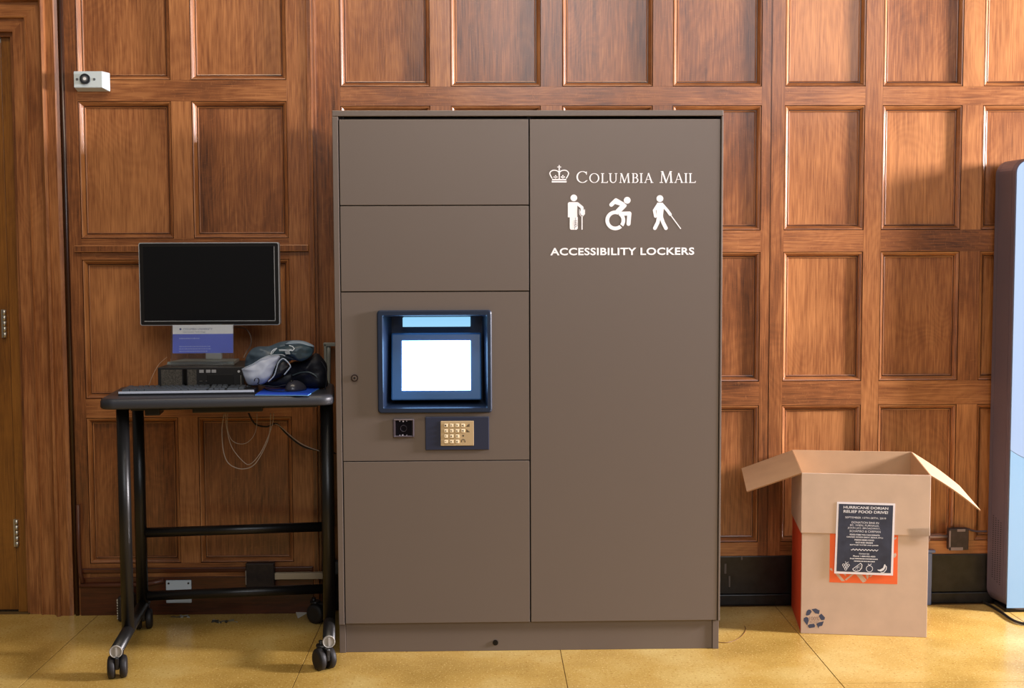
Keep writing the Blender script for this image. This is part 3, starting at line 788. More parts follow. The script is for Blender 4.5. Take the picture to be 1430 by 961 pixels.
rows = [[1, -.8, 1, 1, 1, 1, -.5, 1, 1, 1, 1, -.5, 1, 1, 1, 1, -.3, 1, 1, 1],
        [1]*13+[2, -.3, 1, 1, 1, -.3, 1, 1, 1, 1],
        [1.5]+[1]*12+[1.5, -.3, 1, 1, 1, -.3, 1, 1, 1],
        [1.8]+[1]*11+[2.2, -.3, -3, -.3, 1, 1, 1],
        [2.3]+[1]*10+[2.7, -.3, -1, 1, -1, -.3, 1, 1, 1],
        [1.4, 1.2, 1.4, 6.5, 1.3, 1.3, 1.9, -.3, 1, 1, 1, -.3, 2, 1]]
for r_, row in enumerate(rows):
    x = .008; y = KD-.0195-r_*.0196
    for w_ in row:
        if w_ > 0:
            if w_ not in ms:
                bk = new(); L_k = w_*U
                lo = [bk.verts.new(v) for v in ((.0006, .001, 0), (L_k-.0006, .001, 0), (L_k-.0006, .0168, 0), (.0006, .0168, 0))]
                hi = [bk.verts.new(v) for v in ((.003, .003, .0065), (L_k-.003, .003, .0065), (L_k-.003, .0155, .007), (.003, .0155, .007))]
                bk.faces.new(hi); bk.faces.new(lo[::-1])
                for k in range(4): bk.faces.new((lo[k], lo[(k+1) % 4], hi[(k+1) % 4], hi[k]))
                bmesh.ops.recalc_face_normals(bk, faces=bk.faces)
                me = bpy.data.meshes.new('key'); bk.to_mesh(me); bk.free(); me.materials.append(KM); ms[w_] = me
            if nk < 100:
                o = bpy.data.objects.new('key', ms[w_]); COL.objects.link(o); o.parent = kb; o.location = (x, y, .0135+y*.024); nk += 1
            x += w_*U
        else: x += -w_*U
# mouse pad and mouse
MPc = [at(356, 552.5, Z=TZ), at(430, 553, Z=TZ), at(447, 542.5, Z=TZ), at(372, 541, Z=TZ)]
bm = new(); zz_ = .003
lo = [bm.verts.new((p.x, p.y, TZ+.0004)) for p in MPc]; hi = [bm.verts.new((p.x, p.y, TZ+zz_)) for p in MPc]
bm.faces.new(hi); bm.faces.new(lo[::-1])
for k in range(4): f = bm.faces.new((lo[k], lo[(k+1) % 4], hi[(k+1) % 4], hi[k])); f.material_index = 1
tag(obj('mouse_pad', bm, [mat('pad_blue', col(20, 66, 180), .5), mat('pad_edge', col(110, 170, 235), .5)]), 'bright blue mouse pad at the right end of the rolling table', 'mouse pad')
mc = at(412, 546, Z=TZ+zz_)
ms_ = thing('computer_mouse', 'dark oval computer mouse resting on the blue pad', 'mouse', (mc.x, mc.y+.02, TZ+zz_+.0003), -0.35)
bm = new(); sphere(bm, (0, 0, .0), .034, .052, .036, 24, 16)
for v in bm.verts:
    if v.co.z < 0: v.co.z = 0
    v.co.z *= 1-.25*(v.co.y/.052)
obj('body', bm, mat('mouse_black', col(50, 50, 58), .25), ms_)
bm = new(); cyl(bm, (-.003, -.028, .0325), (.003, -.028, .0325), .007, 14); obj('wheel', bm, RUB, ms_)
bm = new(); pts = [(0, -.048, .004), (-.02, -.07, .003), (-.07, -.062, .003), (-.11, -.02, .003), (-.14, .02, .003)]
tube(bm, smooth_path(pts), .0016, 6); obj('cord', bm, RUB, ms_)

# grey bag
def blob(bm, outline, Y, T, fn, rings_=12, amp=.006, freq=16, seed=0, back=True, sm=5, mi=0, yoff=None):
    """inflated fabric volume whose silhouette is the traced outline; depth T"""
    P = [fn(x, y) for x, y in outline]
    P = smooth_path([Vector((p.x, 0, p.z)) for p in P]+[Vector((P[0].x, 0, P[0].z))], sm)[:-1]
    c_ = sum(P, Vector())/len(P); n_ = len(P)
    yo = yoff or (lambda x, z: 0)
    for sgn in ((-1, 1) if back else (-1,)):
        R = []
        for k in range(1, rings_+1):
            f = k/rings_; ring_ = []
            for p in P:
                q = c_+(p-c_)*math.sin(f*PI/2); d = T*math.cos(f*PI/2)
                nn = noise.noise(Vector((q.x*freq+seed, q.z*freq, seed)))+.5*noise.noise(Vector((q.x*freq*2.3, q.z*freq*2.3, seed+4)))
                y = Y+yo(q.x, q.z)+sgn*(d)+amp*nn*min(1, (1-f)*4)
                ring_.append(bm.verts.new((q.x, y, q.z)))
            R.append(ring_)
        cv = bm.verts.new((c_.x, Y+yo(c_.x, c_.z)+sgn*T, c_.z))
        for k in range(n_): f = bm.faces.new((cv, R[0][k], R[0][(k+1) % n_])); f.smooth = True; f.material_index = mi
        for A, B in zip(R, R[1:]):
            for k in range(n_): f = bm.faces.new((A[k], A[(k+1) % n_], B[(k+1) % n_], B[k])); f.smooth = True; f.material_index = mi
    bmesh.ops.remove_doubles(bm, verts=bm.verts, dist=1e-6)
bagO = at(400, 545, Z=TZ)
def BG(x, y):       # drawing of the bag: 10.115 drawing units per image pixel
    return at(335+x/10.115, 465+y/10.115, Y=-0.43)
NYD = mat('nylon_slate', col(62, 78, 92), .42, bump=(60, .3), var=.2, vscale=20)
NYL = mat('nylon_pale_grey', col(172, 182, 204), .38, bump=(50, .3))
NYB = mat('nylon_black', col(20, 22, 30), .5, bump=(70, .4))
RB = mat('binding_silver', col(165, 180, 198), .3)
bag = thing('drawstring_bag', 'crumpled slate and pale grey nylon bag with silver piping, on top of black bag', 'bag')
bm = new(); blob(bm, [(55, 470), (75, 350), (150, 240), (250, 195), (400, 190), (560, 130), (760, 105), (900, 118), (1020, 180), (1040, 240), (1000, 330), (880, 395), (700, 400), (560, 560), (300, 600), (120, 560)], -.415, .045, BG, amp=.016, freq=22, seed=1)
obj('body', bm, NYD, bag)
bm = new(); blob(bm, [(430, 300), (520, 215), (700, 165), (900, 150), (1020, 200), (1040, 270), (1000, 340), (880, 395), (760, 350), (620, 300)], -.452, .028, BG, amp=.008, freq=24, seed=3)
obj('fold', bm, mat('nylon_teal', col(42, 62, 74), .40, bump=(60, .3)), bag)
bm = new(); blob(bm, [(640, 160), (720, 112), (860, 108), (960, 130), (1040, 170), (1050, 195), (930, 150), (780, 150)], -.44, .018, BG, amp=.004, seed=2)
obj('hem', bm, mat('nylon_mid_grey', col(118, 134, 150), .4), bag)
bm = new(); blob(bm, [(55, 495), (180, 440), (330, 350), (450, 315), (590, 310), (560, 400), (510, 500), (470, 600), (390, 690), (270, 720), (150, 715), (95, 620)], -.470, .024, BG, amp=.010, freq=18, seed=9)
fl = obj('flap', bm, NYL, bag)
bm = new(); blob(bm, [(560, 440), (640, 380), (700, 440), (712, 480), (620, 590), (520, 640), (430, 680), (470, 600)], -.462, .018, BG, amp=.006, seed=5)
obj('mouth_lining', bm, NYB, bag)
def BGy(x, y, Y): return at(335+x/10.115, 465+y/10.115, Y=Y)
bm = new()
tube(bm, smooth_path([BGy(*q, -.492) for q in ((400, 690), (480, 610), (515, 510), (545, 420), (600, 365), (650, 385), (712, 462), (700, 500), (625, 592))], 6), .0022, 8)
tube(bm, smooth_path([BGy(*q, -.484) for q in ((55, 497), (180, 440), (330, 350), (450, 315), (590, 308), (640, 330))], 6), .0014, 8)
obj('piping', bm, RB, bag)
bm = new(); tube(bm, smooth_path([BGy(*q, -.496) for q in ((205, 680), (215, 648), (245, 636), (268, 660), (265, 700), (245, 712))], 6), .0017, 8)
tube(bm, smooth_path([BGy(*q, -.494) for q in ((245, 712), (300, 735), (400, 750), (520, 760), (600, 742), (650, 735))], 6), .0013, 8)
obj('drawstring', bm, NYB, bag)
lg = Flat(lambda x, y: BGy(x, y, -.4835))
lg.pline([(440, 298), (450, 262), (478, 236), (520, 220)], 14); lg.pline([(462, 290), (476, 262), (505, 240)], 9); lg.pline([(700, 178), (745, 190), (768, 222), (745, 250), (700, 245)], 13)
lg.pline([(555, 240), (600, 236), (680, 242), (730, 236)], 9); lg.pline([(560, 252), (640, 250), (700, 258)], 7)
for k in range(4): lg.line((640+k*18, 262), (655+k*18, 300), 7)
obj('printed_emblem', lg.bm, mat('emblem_white', col(200, 212, 224), .5), bag)
bb = thing('black_bag', 'black soft bag lying under the grey nylon one beside the mouse', 'bag')
bm = new(); blob(bm, [(520, 770), (560, 560), (700, 430), (900, 380), (1040, 300), (1130, 360), (1200, 480), (1205, 640), (1190, 790), (900, 800)], -.375, .055, BG, amp=.012, freq=20, seed=6)
obj('body', bm, NYB, bb)
bm = new(); blob(bm, [(150, 720), (380, 700), (520, 640), (700, 560), (760, 620), (700, 770), (400, 775)], -.405, .028, BG, amp=.006, freq=20, seed=7)
obj('fold', bm, NYB, bb)
bm = new(); tube(bm, smooth_path([BGy(*q, -.437) for q in ((740, 600), (850, 560), (960, 552), (1040, 580), (1090, 620))], 6), .0035, 8, flat=.5)
obj('handle', bm, mat('strap_dark_teal', col(48, 60, 66), .4), bb)
bm = new(); tube(bm, smooth_path([BGy(*q, -.40) for q in ((1150, 400), (1215, 520), (1225, 680), (1200, 800))], 6), .0022, 8)
obj('strap', bm, NYB, bb)

# cables below the table
def wire(nm, pts, r, m_, label, cat='cable', group=None):
    bm = new(); tube(bm, smooth_path(pts, 10), r, 8); o = obj(nm, bm, m_)
    tag(o, label, cat, group); return o
PALE = mat('cable_pale', col(165, 150, 138), .45); CBK = mat('cable_black', col(16, 14, 14), .45)
wire('loose_cable', [at(x, y, Y=-.33) for x, y in ((313, 578), (310, 600), (312, 630), (320, 648), (338, 655), (356, 648), (372, 620), (377, 600), (378, 577))], .0018, PALE, 'pale cable in the longest loop hanging beneath the tabletop', group='pale cables hanging under the table')
wire('loose_cable', [at(x, y, Y=-.35) for x, y in ((315, 577), (317, 600), (324, 625), (340, 645), (350, 648), (364, 632), (376, 606), (381, 590), (382, 577))], .0014, PALE, 'thinner pale cable looping just inside the longest loop beneath the tabletop', group='pale cables hanging under the table')
wire('loose_cable', [at(x, y, Y=-.31) for x, y in ((318, 577), (318, 600), (325, 616), (340, 620), (352, 612), (358, 598), (359, 577))], .0012, PALE, 'thin pale cable in the shortest, highest loop beneath the tabletop', group='pale cables hanging under the table')
wire('power_cable', [at(x, y, Y=Y) for x, y, Y in ((347, 577, -.14), (356, 592, -.14), (372, 596, -.14), (386, 592, -.14), (400, 606, -.14), (420, 622, -.14), (438, 628, -.14), (468, 633, -.13))], .0032, CBK, 'black cable sagging from under the tabletop to the right toward the locker')
wire('power_cable', [at(x, y, Y=Y) for x, y, Y in ((384, 592, -.27), (392, 596, -.27), (410, 612, -.27), (425, 622, -.27), (446, 630, -.27))], .0018, PALE, 'pale cable running beside the black one toward the right table post')

# ------------------------------------------------------------------ things on the left wall
a = at(108, 102, Y=-.055); b = at(148, 125, Y=-.055)
dh = thing('door_holder', 'white wall-mounted magnetic door holder box beside the door casing', 'door holder', ((a.x+b.x)/2, -.0504, (a.z+b.z)/2))
hw, hz = (b.x-a.x)/2, (a.z-b.z)/2
WPL = mat('white_enamel', col(196, 208, 212), .35)
bm = new(); lo = [bm.verts.new(v) for v in ((-hw, -.048, -hz*.95), (hw, -.048, -hz*.95), (hw, -.048, hz), (-hw, -.048, hz))]
hi = [bm.verts.new(v) for v in ((-hw-.002, -.002, -hz*1.25), (hw+.016, -.002, -hz*1.25), (hw+.016, -.002, hz), (-hw-.002, -.002, hz))]
bm.faces.new(lo); bm.faces.new(hi)
for k in range(4): bm.faces.new((lo[k], lo[(k+1) % 4], hi[(k+1) % 4], hi[k]))
bmesh.ops.bevel(bm, geom=list(bm.edges), offset=.0015, segments=2, affect='EDGES')
obj('housing', bm, WPL, dh)
cxm = -.010
bm = new(); cyl(bm, (cxm, -.048, .002), (cxm, -.056, .002), .0195, 28); mg = obj('magnet', bm, mat('magnet_dark', col(60, 62, 66), .3, metal=.6), dh)
bm = new(); cyl(bm, (cxm, -.056, .002), (cxm, -.0565, .002), .0115, 24); obj('magnet_ring', bm, mat('magnet_ring', col(120, 122, 124), .3, metal=.6), mg)
bm = new(); cyl(bm, (cxm, -.0565, .002), (cxm, -.058, .002), .006, 20); obj('magnet_core', bm, mat('core_light', col(215, 215, 215), .3), mg)
for s in (-.031, .034):
    bm = new(); cyl(bm, (cxm+s, -.048, .001), (cxm+s, -.0495, .001), .0048, 14); obj('screw', bm, mat('screw', col(130, 135, 138), .35, metal=.7), dh)
def plate(nm, x0, y0, x1, y1, Y, th, m_, label, cat, bev=.0015):
    a, b = at(x0, y0, Y=Y), at(x1, y1, Y=Y); bm = new(); box(bm, a.x, b.x, Y, Y+th, b.z, a.z, bev=bev)
    return tag(obj(nm, bm, m_), label, cat)
GREYM = mat('grey_metal_plate', col(186, 198, 206), .45)
a, b = at(231.5, 811, Y=-.066), at(267.5, 842, Y=-.066)
pt = thing('blank_plate', 'square pale grey blank cover plate on the skirting below the table', 'cover plate', ((a.x+b.x)/2, -.0585, (a.z+b.z)/2))
hw, hz = (b.x-a.x)/2, (a.z-b.z)/2
bm = new(); box(bm, -hw, hw, -.008, 0, -hz, hz, bev=.0015); obj('plate', bm, GREYM, pt)
for s in (-1, 1):
    bm = new(); cyl(bm, (s*hw*.78, -.008, hz*.75), (s*hw*.78, -.0092, hz*.75), .004, 12); obj('screw', bm, mat('screw_dark', col(50, 46, 44), .4), pt)
a, b = at(343, 787, Y=-.095), at(383, 826, Y=-.095)
ob = thing('outlet_box', 'square dark metal outlet box with chipped lower edge on the wall base', 'outlet box', ((a.x+b.x)/2, -.0615, (a.z+b.z)/2))
hw, hz = (b.x-a.x)/2, (a.z-b.z)/2
bm = new(); box(bm, -hw, hw, -.036, 0, -hz, hz, bev=.003); obj('housing', bm, mat('dark_box', col(32, 23, 20), .5, var=.5, vscale=60), ob)
bm = new(); prism(bm, [(-hw*.35, -hz*1.0), (hw*.97, -hz*1.0), (hw*.97, -hz*.80), (hw*.72, -hz*.62), (hw*.5, -hz*.72), (hw*.3, -hz*.86), (-hw*.3, -hz*.90)], -.0375, -.0362); obj('chipped_edge', bm, mat('cream_plaster', col(205, 188, 150), .7), ob)
bm = new(); box(bm, -hw-.0003, -hw+.002, -.0372, -.0362, -hz*.5, hz*.5); obj('edge_wear', bm, mat('wear', col(150, 140, 125), .7), ob)
a, b = at(384, 800, Y=-.075), at(462, 808, Y=-.075)
bm = new(); box(bm, a.x, b.x-.004, -.085, -.0612, b.z, a.z, bev=.002)
tag(obj('cable_raceway', bm, mat('cream_raceway', col(178, 160, 132), .5)), 'short cream surface raceway running right from the dark outlet box', 'raceway')
BRP = mat('painted_brown', col(88, 50, 34), .4)
bm = new(); pts = [at(112, 818, Y=-.068), at(200, 817, Y=-.068), at(212, 815, Y=-.068), at(229, 811, Y=-.068)]
tube(bm, pts, .009, 10); tag(obj('painted_conduit', bm, BRP), 'brown painted conduit along the skirting, left of the grey plate', 'conduit')
bm = new(); pts = [at(109, 705, Y=-.068), at(110, 760, Y=-.068), at(112, 800, Y=-.068), at(116, 814, Y=-.068)]
tube(bm, pts, .008, 10); tag(obj('painted_conduit', bm, BRP), 'brown painted conduit rising upright beside the door casing', 'conduit')
# small dark box standing behind the left table leg
a = at(166, 870, Z=0); 
sb = thing('junction_box', 'small dark box with speckled white edge standing behind the left table leg', 'box', (at(165, 868, Z=0).x, -.155, 0))
bm = new(); box(bm, 0, .055, 0, .080, 0, .100, bev=.012, seg=4); obj('housing', bm, mat('dark_housing', col(40, 34, 30), .5), sb)
bm = new(); random.seed(4)
for k in range(8): box(bm, -.0008, .004, .004, .010, .012+k*.010, .012+k*.010+random.uniform(.004, .008))
obj('speckled_edge', bm, mat('speckle_white', col(190, 182, 165), .7), sb)
# between the left bay and the locker
CON = mat('grey_conduit', col(128, 130, 124), .45)
bm = new(); pts = [(at(459, 482, Y=-.03).x, -.03, at(459, 482, Y=-.03).z), at(458, 600, Y=-.03), at(460, 690, Y=-.03), at(462, 742, Y=-.03)]
tube(bm, smooth_path(pts, 6), .0085, 12); 
a = at(452, 480, Y=-.03); box(bm, a.x, a.x+.075, -.042, -.015, a.z-.010, a.z+.004, bev=.002); box(bm, a.x+.002, a.x+.012, -.042, -.015, a.z-.09, a.z, bev=.002)
tag(obj('wall_conduit', bm, CON), 'grey upright conduit in the dark gap beside the locker', 'conduit')
a = at(464, 795, Y=-.04)
bm = new(); box(bm, a.x-.010, a.x+.05, -.05, -.015, a.z-.02, a.z+.03, bev=.004)
tag(obj('conduit_fitting', bm, mat('fitting_grey', col(104, 112, 120), .4, metal=.5)), 'small grey conduit fitting low behind the right table post', 'fitting')
wire('cable_tie', [at(453, 623, Y=-.045), at(459, 621, Y=-.05), at(467, 633, Y=-.045), at(480, 633, Y=-.03)], .0016, CBK, 'thin black wire across the grey upright conduit')

# floor litter
def litter(nm, x, y, w_, d_, h_, m_, label, cat, seed, n_=9):
    c_ = at(x, y, Z=0); bm = new(); random.seed(seed)
    for k in range(n_):
        a = random.uniform(0, 2*PI); rr_ = random.uniform(.15, 1)
        px, py = c_.x+math.cos(a)*w_/2*rr_, c_.y+math.sin(a)*d_/2*rr_
        q = [(px+random.uniform(-.014, .014), py+random.uniform(-.012, .012)) for _ in range(4)]
        cx_, cy_ = sum(v[0] for v in q)/4, sum(v[1] for v in q)/4
        q.sort(key=lambda v: math.atan2(v[1]-cy_, v[0]-cx_))
        z = random.uniform(.0015, h_)
        lo = [bm.verts.new((vx, vy, 0.0003)) for vx, vy in q]; hi = [bm.verts.new((vx, vy, z*random.uniform(.5, 1.2))) for vx, vy in q]
        mi = random.randrange(len(m_)); bm.faces.new(hi).material_index = mi; bm.faces.new(lo[::-1]).material_index = mi
        for j in range(4): bm.faces.new((lo[j], lo[(j+1) % 4], hi[(j+1) % 4], hi[j])).material_index = mi
    pts = [(c_.x+math.cos(t)*w_/2*(1+.1*math.sin(3*t)), c_.y+math.sin(t)*d_/2, .0035) for t in [k*PI/12 for k in range(24)]]
    return tag(obj(nm, bm, m_), label, cat)
litter('dust_scrap', 311, 869, .10, .055, .010, [mat('scrap_dark', col(62, 56, 44), .9), mat('scrap_pale', col(160, 150, 120), .9), mat('scrap_mid', col(100, 92, 70), .9)], 'larger clump of dark and pale debris on the floor under the table', 'debris', 11, 14)['group'] = 'debris on the floor'
litter('dust_scrap', 252, 862, .07, .03, .006, [mat('scrap_brown', col(84, 70, 46), .9), mat('scrap_light', col(150, 150, 140), .9)], 'smaller flat scrap of debris on the floor under the grey plate', 'debris', 12, 8)['group'] = 'debris on the floor'
c0, c1, c2, c3 = at(411, 851, Z=0), at(428, 849, Z=0), at(431, 856, Z=0), at(416, 864, Z=0)
bm = new(); lo = [bm.verts.new((p.x, p.y, .0006)) for p in (c0, c1, c2, c3)]; hi = [bm.verts.new((p.x, p.y, z)) for p, z in ((c0, .009), (c1, .012), (c2, .004), (c3, .0016))]
bm.faces.new(hi); bm.faces.new(lo[::-1])
for k in range(4): bm.faces.new((lo[k], lo[(k+1) % 4], hi[(k+1) % 4], hi[k]))
tag(obj('paper_scrap', bm, mat('scrap_white', col(215, 208, 195), .7)), 'white paper scrap on the floor near the rear right caster', 'paper')
wire('floor_wire', [Vector((p.x, p.y, .0016)) for p in (at(1001, 897, Z=0), at(1016, 898, Z=0), at(1032, 892, Z=0), at(1041, 882, Z=0), at(1040, 875, Z=0))], .0012, mat('wire_brown', col(120, 84, 40), .5), 'thin curved wire lying on the floor right of the locker', 'wire')

# ------------------------------------------------------------------ cardboard box
BO = Vector((1.690, -0.385, 0)); BA = -0.150
CB = mat('cardboard', col(200, 174, 154), .75, var=.06, vscale=12)
CBI = mat('cardboard_inside', col(190, 154, 118), .8, var=.05, vscale=12)
CBE = mat('cardboard_edge', col(150, 108, 70), .85)
ORG = mat('orange_print', col(236, 104, 52), .7)
ORD = mat('orange_side_shaded', col(206, 70, 30), .7)  # same ink as the front, with the side's shade painted in
bx = thing('cardboard_box', 'open brown cardboard box with a dark food drive poster on its front', 'box', BO, BA)
Me = Matrix.Rotation(BA, 3, 'Z'); NB = Me @ Vector((0, -1, 0))
def bl(x, y, off=0.0):
    P = at_plane(x, y, BO+NB*off, NB); q = Me.inverted() @ (P-BO); return q
BW, BD = 0.452, 0.355
hF = bl(1210, 662).z; hM = bl(1210, 745).z
hB = hF+.030
print('box', BW, hF, hM, bl(1115, 881), bl(1290, 887), bl(1298, 664))
W2 = BW+.006; th = .004
bm = new(); box(bm, 0, BW, 0, th, .0005, hM, bev=.0008); fr = obj('front_panel', bm, CB, bx)
bm = new(); box(bm, -.004, BW+.004, -.0045, -.0003, hM-.003, hF, bev=.0012); obj('front_extension', bm, CB, bx)
bm = new(); box(bm, 0.0, th, th, BD-th, .0005, hM); sp_ = obj('side_panel', bm, CB, bx)
bm = new(); box(bm, -.0006, -.0001, .01, BD-.01, .004, hM-.01); o = obj('side_print', bm, ORD, sp_); o['label'] = 'orange printed side'
bm = new(); box(bm, BW-th, BW, th, BD-th, .0005, hM); obj('side_panel', bm, CB, bx)
bm = new(); box(bm, 0, BW, BD-th, BD, .0005, hM); obj('back_panel', bm, CBI, bx)
bm = new(); box(bm, th, BW-th, th, BD-th, .0006, .005); obj('bottom', bm, CBI, bx)
bm = new(); box(bm, -.004, BW+.004, BD+.0002, BD+.004, hM-.003, hB, bev=.0008); obj('back_extension', bm, CBI, bx)
def sheet(pts, off, mi=(0, 1)):
    bm = new(); off = Vector(off)
    A = [bm.verts.new(Vector(p)) for p in pts]; B = [bm.verts.new(Vector(p)+off) for p in pts]; n_ = len(pts)
    bm.faces.new(A).material_index = mi[0]; bm.faces.new(B[::-1]).material_index = mi[1]
    for k in range(n_): bm.faces.new((A[k], A[(k+1) % n_], B[(k+1) % n_], B[k])).material_index = 2
    return bm
obj('side_extension', sheet([(-.0045, 0, hM-.003), (-.0045, BD, hM-.003), (-.0045, BD, hB), (-.0045, 0, hF)], (.004, 0, 0)), [CB, CBI, CBE], bx)
obj('side_extension', sheet([(BW+.0045, 0, hM-.003), (BW+.0045, BD, hM-.003), (BW+.0045, BD, hB), (BW+.0045, 0, hF)], (-.004, 0, 0)), [CB, CBI, CBE], bx)
fL = Vector((-.198, .0, -.075)); fR = Vector((.180, 0.0, -.128))
A_, B_ = Vector((-.004, 0, hF)), Vector((-.004, BD, hB))
def flap(A_, B_, v, up, curl=0.0, n_=8):
    bm = new(); top, bot = [], []
    for k in range(n_+1):
        t = k/n_; c_ = Vector((0, 0, curl*math.sin(t*PI)))
        ins = Vector((0, .012*t, 0)); P = A_+v*t+c_+ins; Q = B_+v*t+c_-ins
        top.append((bm.verts.new(P), bm.verts.new(Q))); bot.append((bm.verts.new(P-up), bm.verts.new(Q-up)))
    for k in range(n_):
        bm.faces.new((top[k][0], top[k+1][0], top[k+1][1], top[k][1])).material_index = 0
        bm.faces.new((bot[k][0], bot[k][1], bot[k+1][1], bot[k+1][0])).material_index = 1
        bm.faces.new((top[k][0], bot[k][0], bot[k+1][0], top[k+1][0])).material_index = 2
        bm.faces.new((top[k][1], top[k+1][1], bot[k+1][1], bot[k][1])).material_index = 2
    bm.faces.new((top[-1][0], bot[-1][0], bot[-1][1], top[-1][1])).material_index = 2
    bm.faces.new((top[0][0], top[0][1], bot[0][1], bot[0][0])).material_index = 2
    return bm
obj('flap', flap(A_, B_, fL, Vector((-.0015, 0, .004))), [CBI, CB, CBE], bx)
obj('flap', flap(Vector((BW+.004, 0, hF)), Vector((BW+.004, BD, hB)), fR, Vector((.0025, 0, .004)), curl=.006), [CBI, CB, CBE], bx)
# orange print on the front, tan diagonals left open
q0, q1 = bl(1159, 746), bl(1253, 816)
ox0, ox1, oz0, oz1 = q0.x, q1.x, q1.z, hM-.004
bm = new(); box(bm, ox0, ox1, -.0005, -.0001, oz0, oz1); op = obj('orange_print', bm, ORG, fr)
fr_ = Flat(lambda x, y: Vector((ox0+(x-50)/12.81/390.0*1.0, -.0007, 0)) + Vector((0, 0, q0.z-(y-10)/12.81/390.0)))
for pg in ([(145, 735), (205, 735), (330, 880), (268, 885)], [(300, 745), (350, 740), (345, 790)], [(455, 745), (495, 745), (350, 870), (330, 850)], [(525, 745), (600, 745), (700, 880), (650, 900)], [(600, 745), (625, 745), (720, 850), (700, 870)],
           [(700, 745), (760, 745), (750, 800), (730, 840)], [(790, 745), (835, 745), (790, 790), (765, 790)], [(60, 640), (95, 650), (110, 700), (75, 690), (55, 665)], [(1180, 350), (1230, 330), (1245, 370), (1215, 420), (1180, 415)], [(1190, 60), (1235, 30), (1235, 60), (1210, 90)]):
    fr_.poly(pg)
obj('print_strokes', fr_.bm, CB, fr)
# tape
bm = new(); a, b = bl(1268, 738), bl(1300, 757)
prism(bm, [(a.x, a.z), (BW+.0045, a.z+.004), (BW+.0045, b.z), (a.x+.008, b.z+.006)], -.0052, -.0046)
obj('tape', bm, mat('clear_tape', (1, 1, 1, 1), .12, trans=1.0, ior=1.3, bump=(120, 1.0)), fr)
# recycling mark
rc = bl(1137, 864); R0 = .039
fl_ = Flat(lambda x, y: Vector((rc.x+x*R0, -.0004, rc.z+y*R0)))
U_ = lambda x, y: ((x-575)/325, (525-y)/325)
for pg in ([(490, 235), (620, 205), (700, 250), (740, 260), (715, 380), (600, 355)], [(345, 300), (400, 245), (460, 250), (500, 310), (430, 420), (350, 440), (320, 420)], [(260, 520), (330, 480), (400, 505), (415, 590), (365, 745), (255, 600)],
           [(385, 745), (440, 705), (575, 685), (605, 750), (590, 800), (430, 828), (395, 790)], [(640, 690), (720, 640), (865, 600), (820, 740), (720, 770), (715, 840)], [(715, 430), (790, 360), (900, 480), (885, 550), (800, 570), (750, 520)]):
    fl_.poly([U_(*v) for v in pg])
BLI = mat('slate_ink', col(66, 72, 96), .7)
obj('recycling_mark', fl_.bm, BLI, fr)
bm = new(); add_text(bm, '100%', rc.x-R0*.45, rc.x+R0*.45, rc.z-R0*.18, rc.z+R0*.18, -.0005); add_text(bm, 'RECYCLED', rc.x-R0*.42, rc.x+R0*.42, rc.z-R0*.42, rc.z-R0*.26, -.0005)
obj('recycling_lettering', bm, mat('ink_pale', col(140, 116, 110), .7), fr)
# poster
p0, p1, p2, p3 = bl(1169, 701, .006), bl(1250, 703.5, .006), bl(1247, 804, .006), bl(1165, 801, .006)
def ps(u, v, off=0.0):
    t_ = p0.lerp(p1, u); b_ = p3.lerp(p2, u); q = t_.lerp(b_, v); return Vector((q.x, -.0062-off, q.z))
bm = new()
A = [bm.verts.new(ps(*q)) for q in ((0, 0), (1, 0), (1, 1), (0, 1))]; B = [bm.verts.new(ps(*q, off=-.0010)) for q in ((0, 0), (1, 0), (1, 1), (0, 1))]
bm.faces.new(A); bm.faces.new(B[::-1])
for k in range(4): bm.faces.new((A[k], B[k], B[(k+1) % 4], A[(k+1) % 4]))
po = obj('poster', bm, mat('poster_white', col(236, 232, 242), .45), bx); po['label'] = 'white bordered dark chalkboard poster'
PF = Flat(lambda u, v: ps(u, v, .0003)); PF.poly([(.032, .026), (.968, .026), (.962, .968), (.036, .968)])
obj('poster_field', PF.bm, mat('chalkboard', col(52, 58, 78), .5, var=.25, vscale=22), po)
CH = mat('chalk_white', col(228, 230, 240), .6)
def ptext(s, u0, u1, v0, v1, bold=0.0):
    bm = new(); b2 = new(); add_text(b2, s, u0, u1, -v1, -v0, 0, bold=bold)
    mp = {v: bm.verts.new(ps(v.co.x, -v.co.z, .0008)) for v in b2.verts}
    for f in b2.faces: bm.faces.new([mp[v] for v in f.verts])
    b2.free(); obj('poster_text_line', bm, CH, po)
for a in (('HURRICANE DORIAN', .115, .885, .052, .088, .02), ('RELIEF FOOD DRIVE!', .118, .883, .108, .146, .02), ('SEPTEMBER 13TH-20TH, 2019', .15, .85, .197, .226, .0), ('DONATION BINS IN', .265, .73, .262, .290, .0),
          ('EC, WIEN, FURNALD,', .24, .74, .303, .332, .0), ('JOHN JAY, BROADWAY,', .20, .76, .343, .372, .0), ('SCHAPIRO & CARMAN', .235, .765, .383, .412, .0),
          ('FOOD ITEMS YOU CAN DONATE:', .24, .755, .437, .458, .03), ('CANNED GOODS (MEAT, BEANS, ETC.)', .185, .81, .472, .495, .03), ('FREEZE DRIED FOOD', .325, .66, .509, .530, .03), ('RICE AND GRAINS', .345, .64, .545, .566, .03), ('BOTTLED WATER AND JUICES', .25, .735, .581, .602, .03),
          ('Contact Us!', .41, .585, .700, .718, .03), ('Phone: 1-800-933-4050', .31, .69, .735, .755, .03), ('Email: ', .26, .34, .772, .79, .03)):
    ptext(*a)
random.seed(5)
pd = Flat(lambda u, v: ps(u, v, .0007))
for (v, u0, u1) in ((.780, .35, .735), (.815, .33, .67)):        # an e-mail address too blurred to read
    u = u0
    while u < u1:
        l = random.uniform(.010, .022); pd.line((u, v), (u+l, v), .014); u += l+.007
pd.pline([(.27+.0052*k, .655+.009*math.sin(k*.62)) for k in range(90)], .010, cap=False)
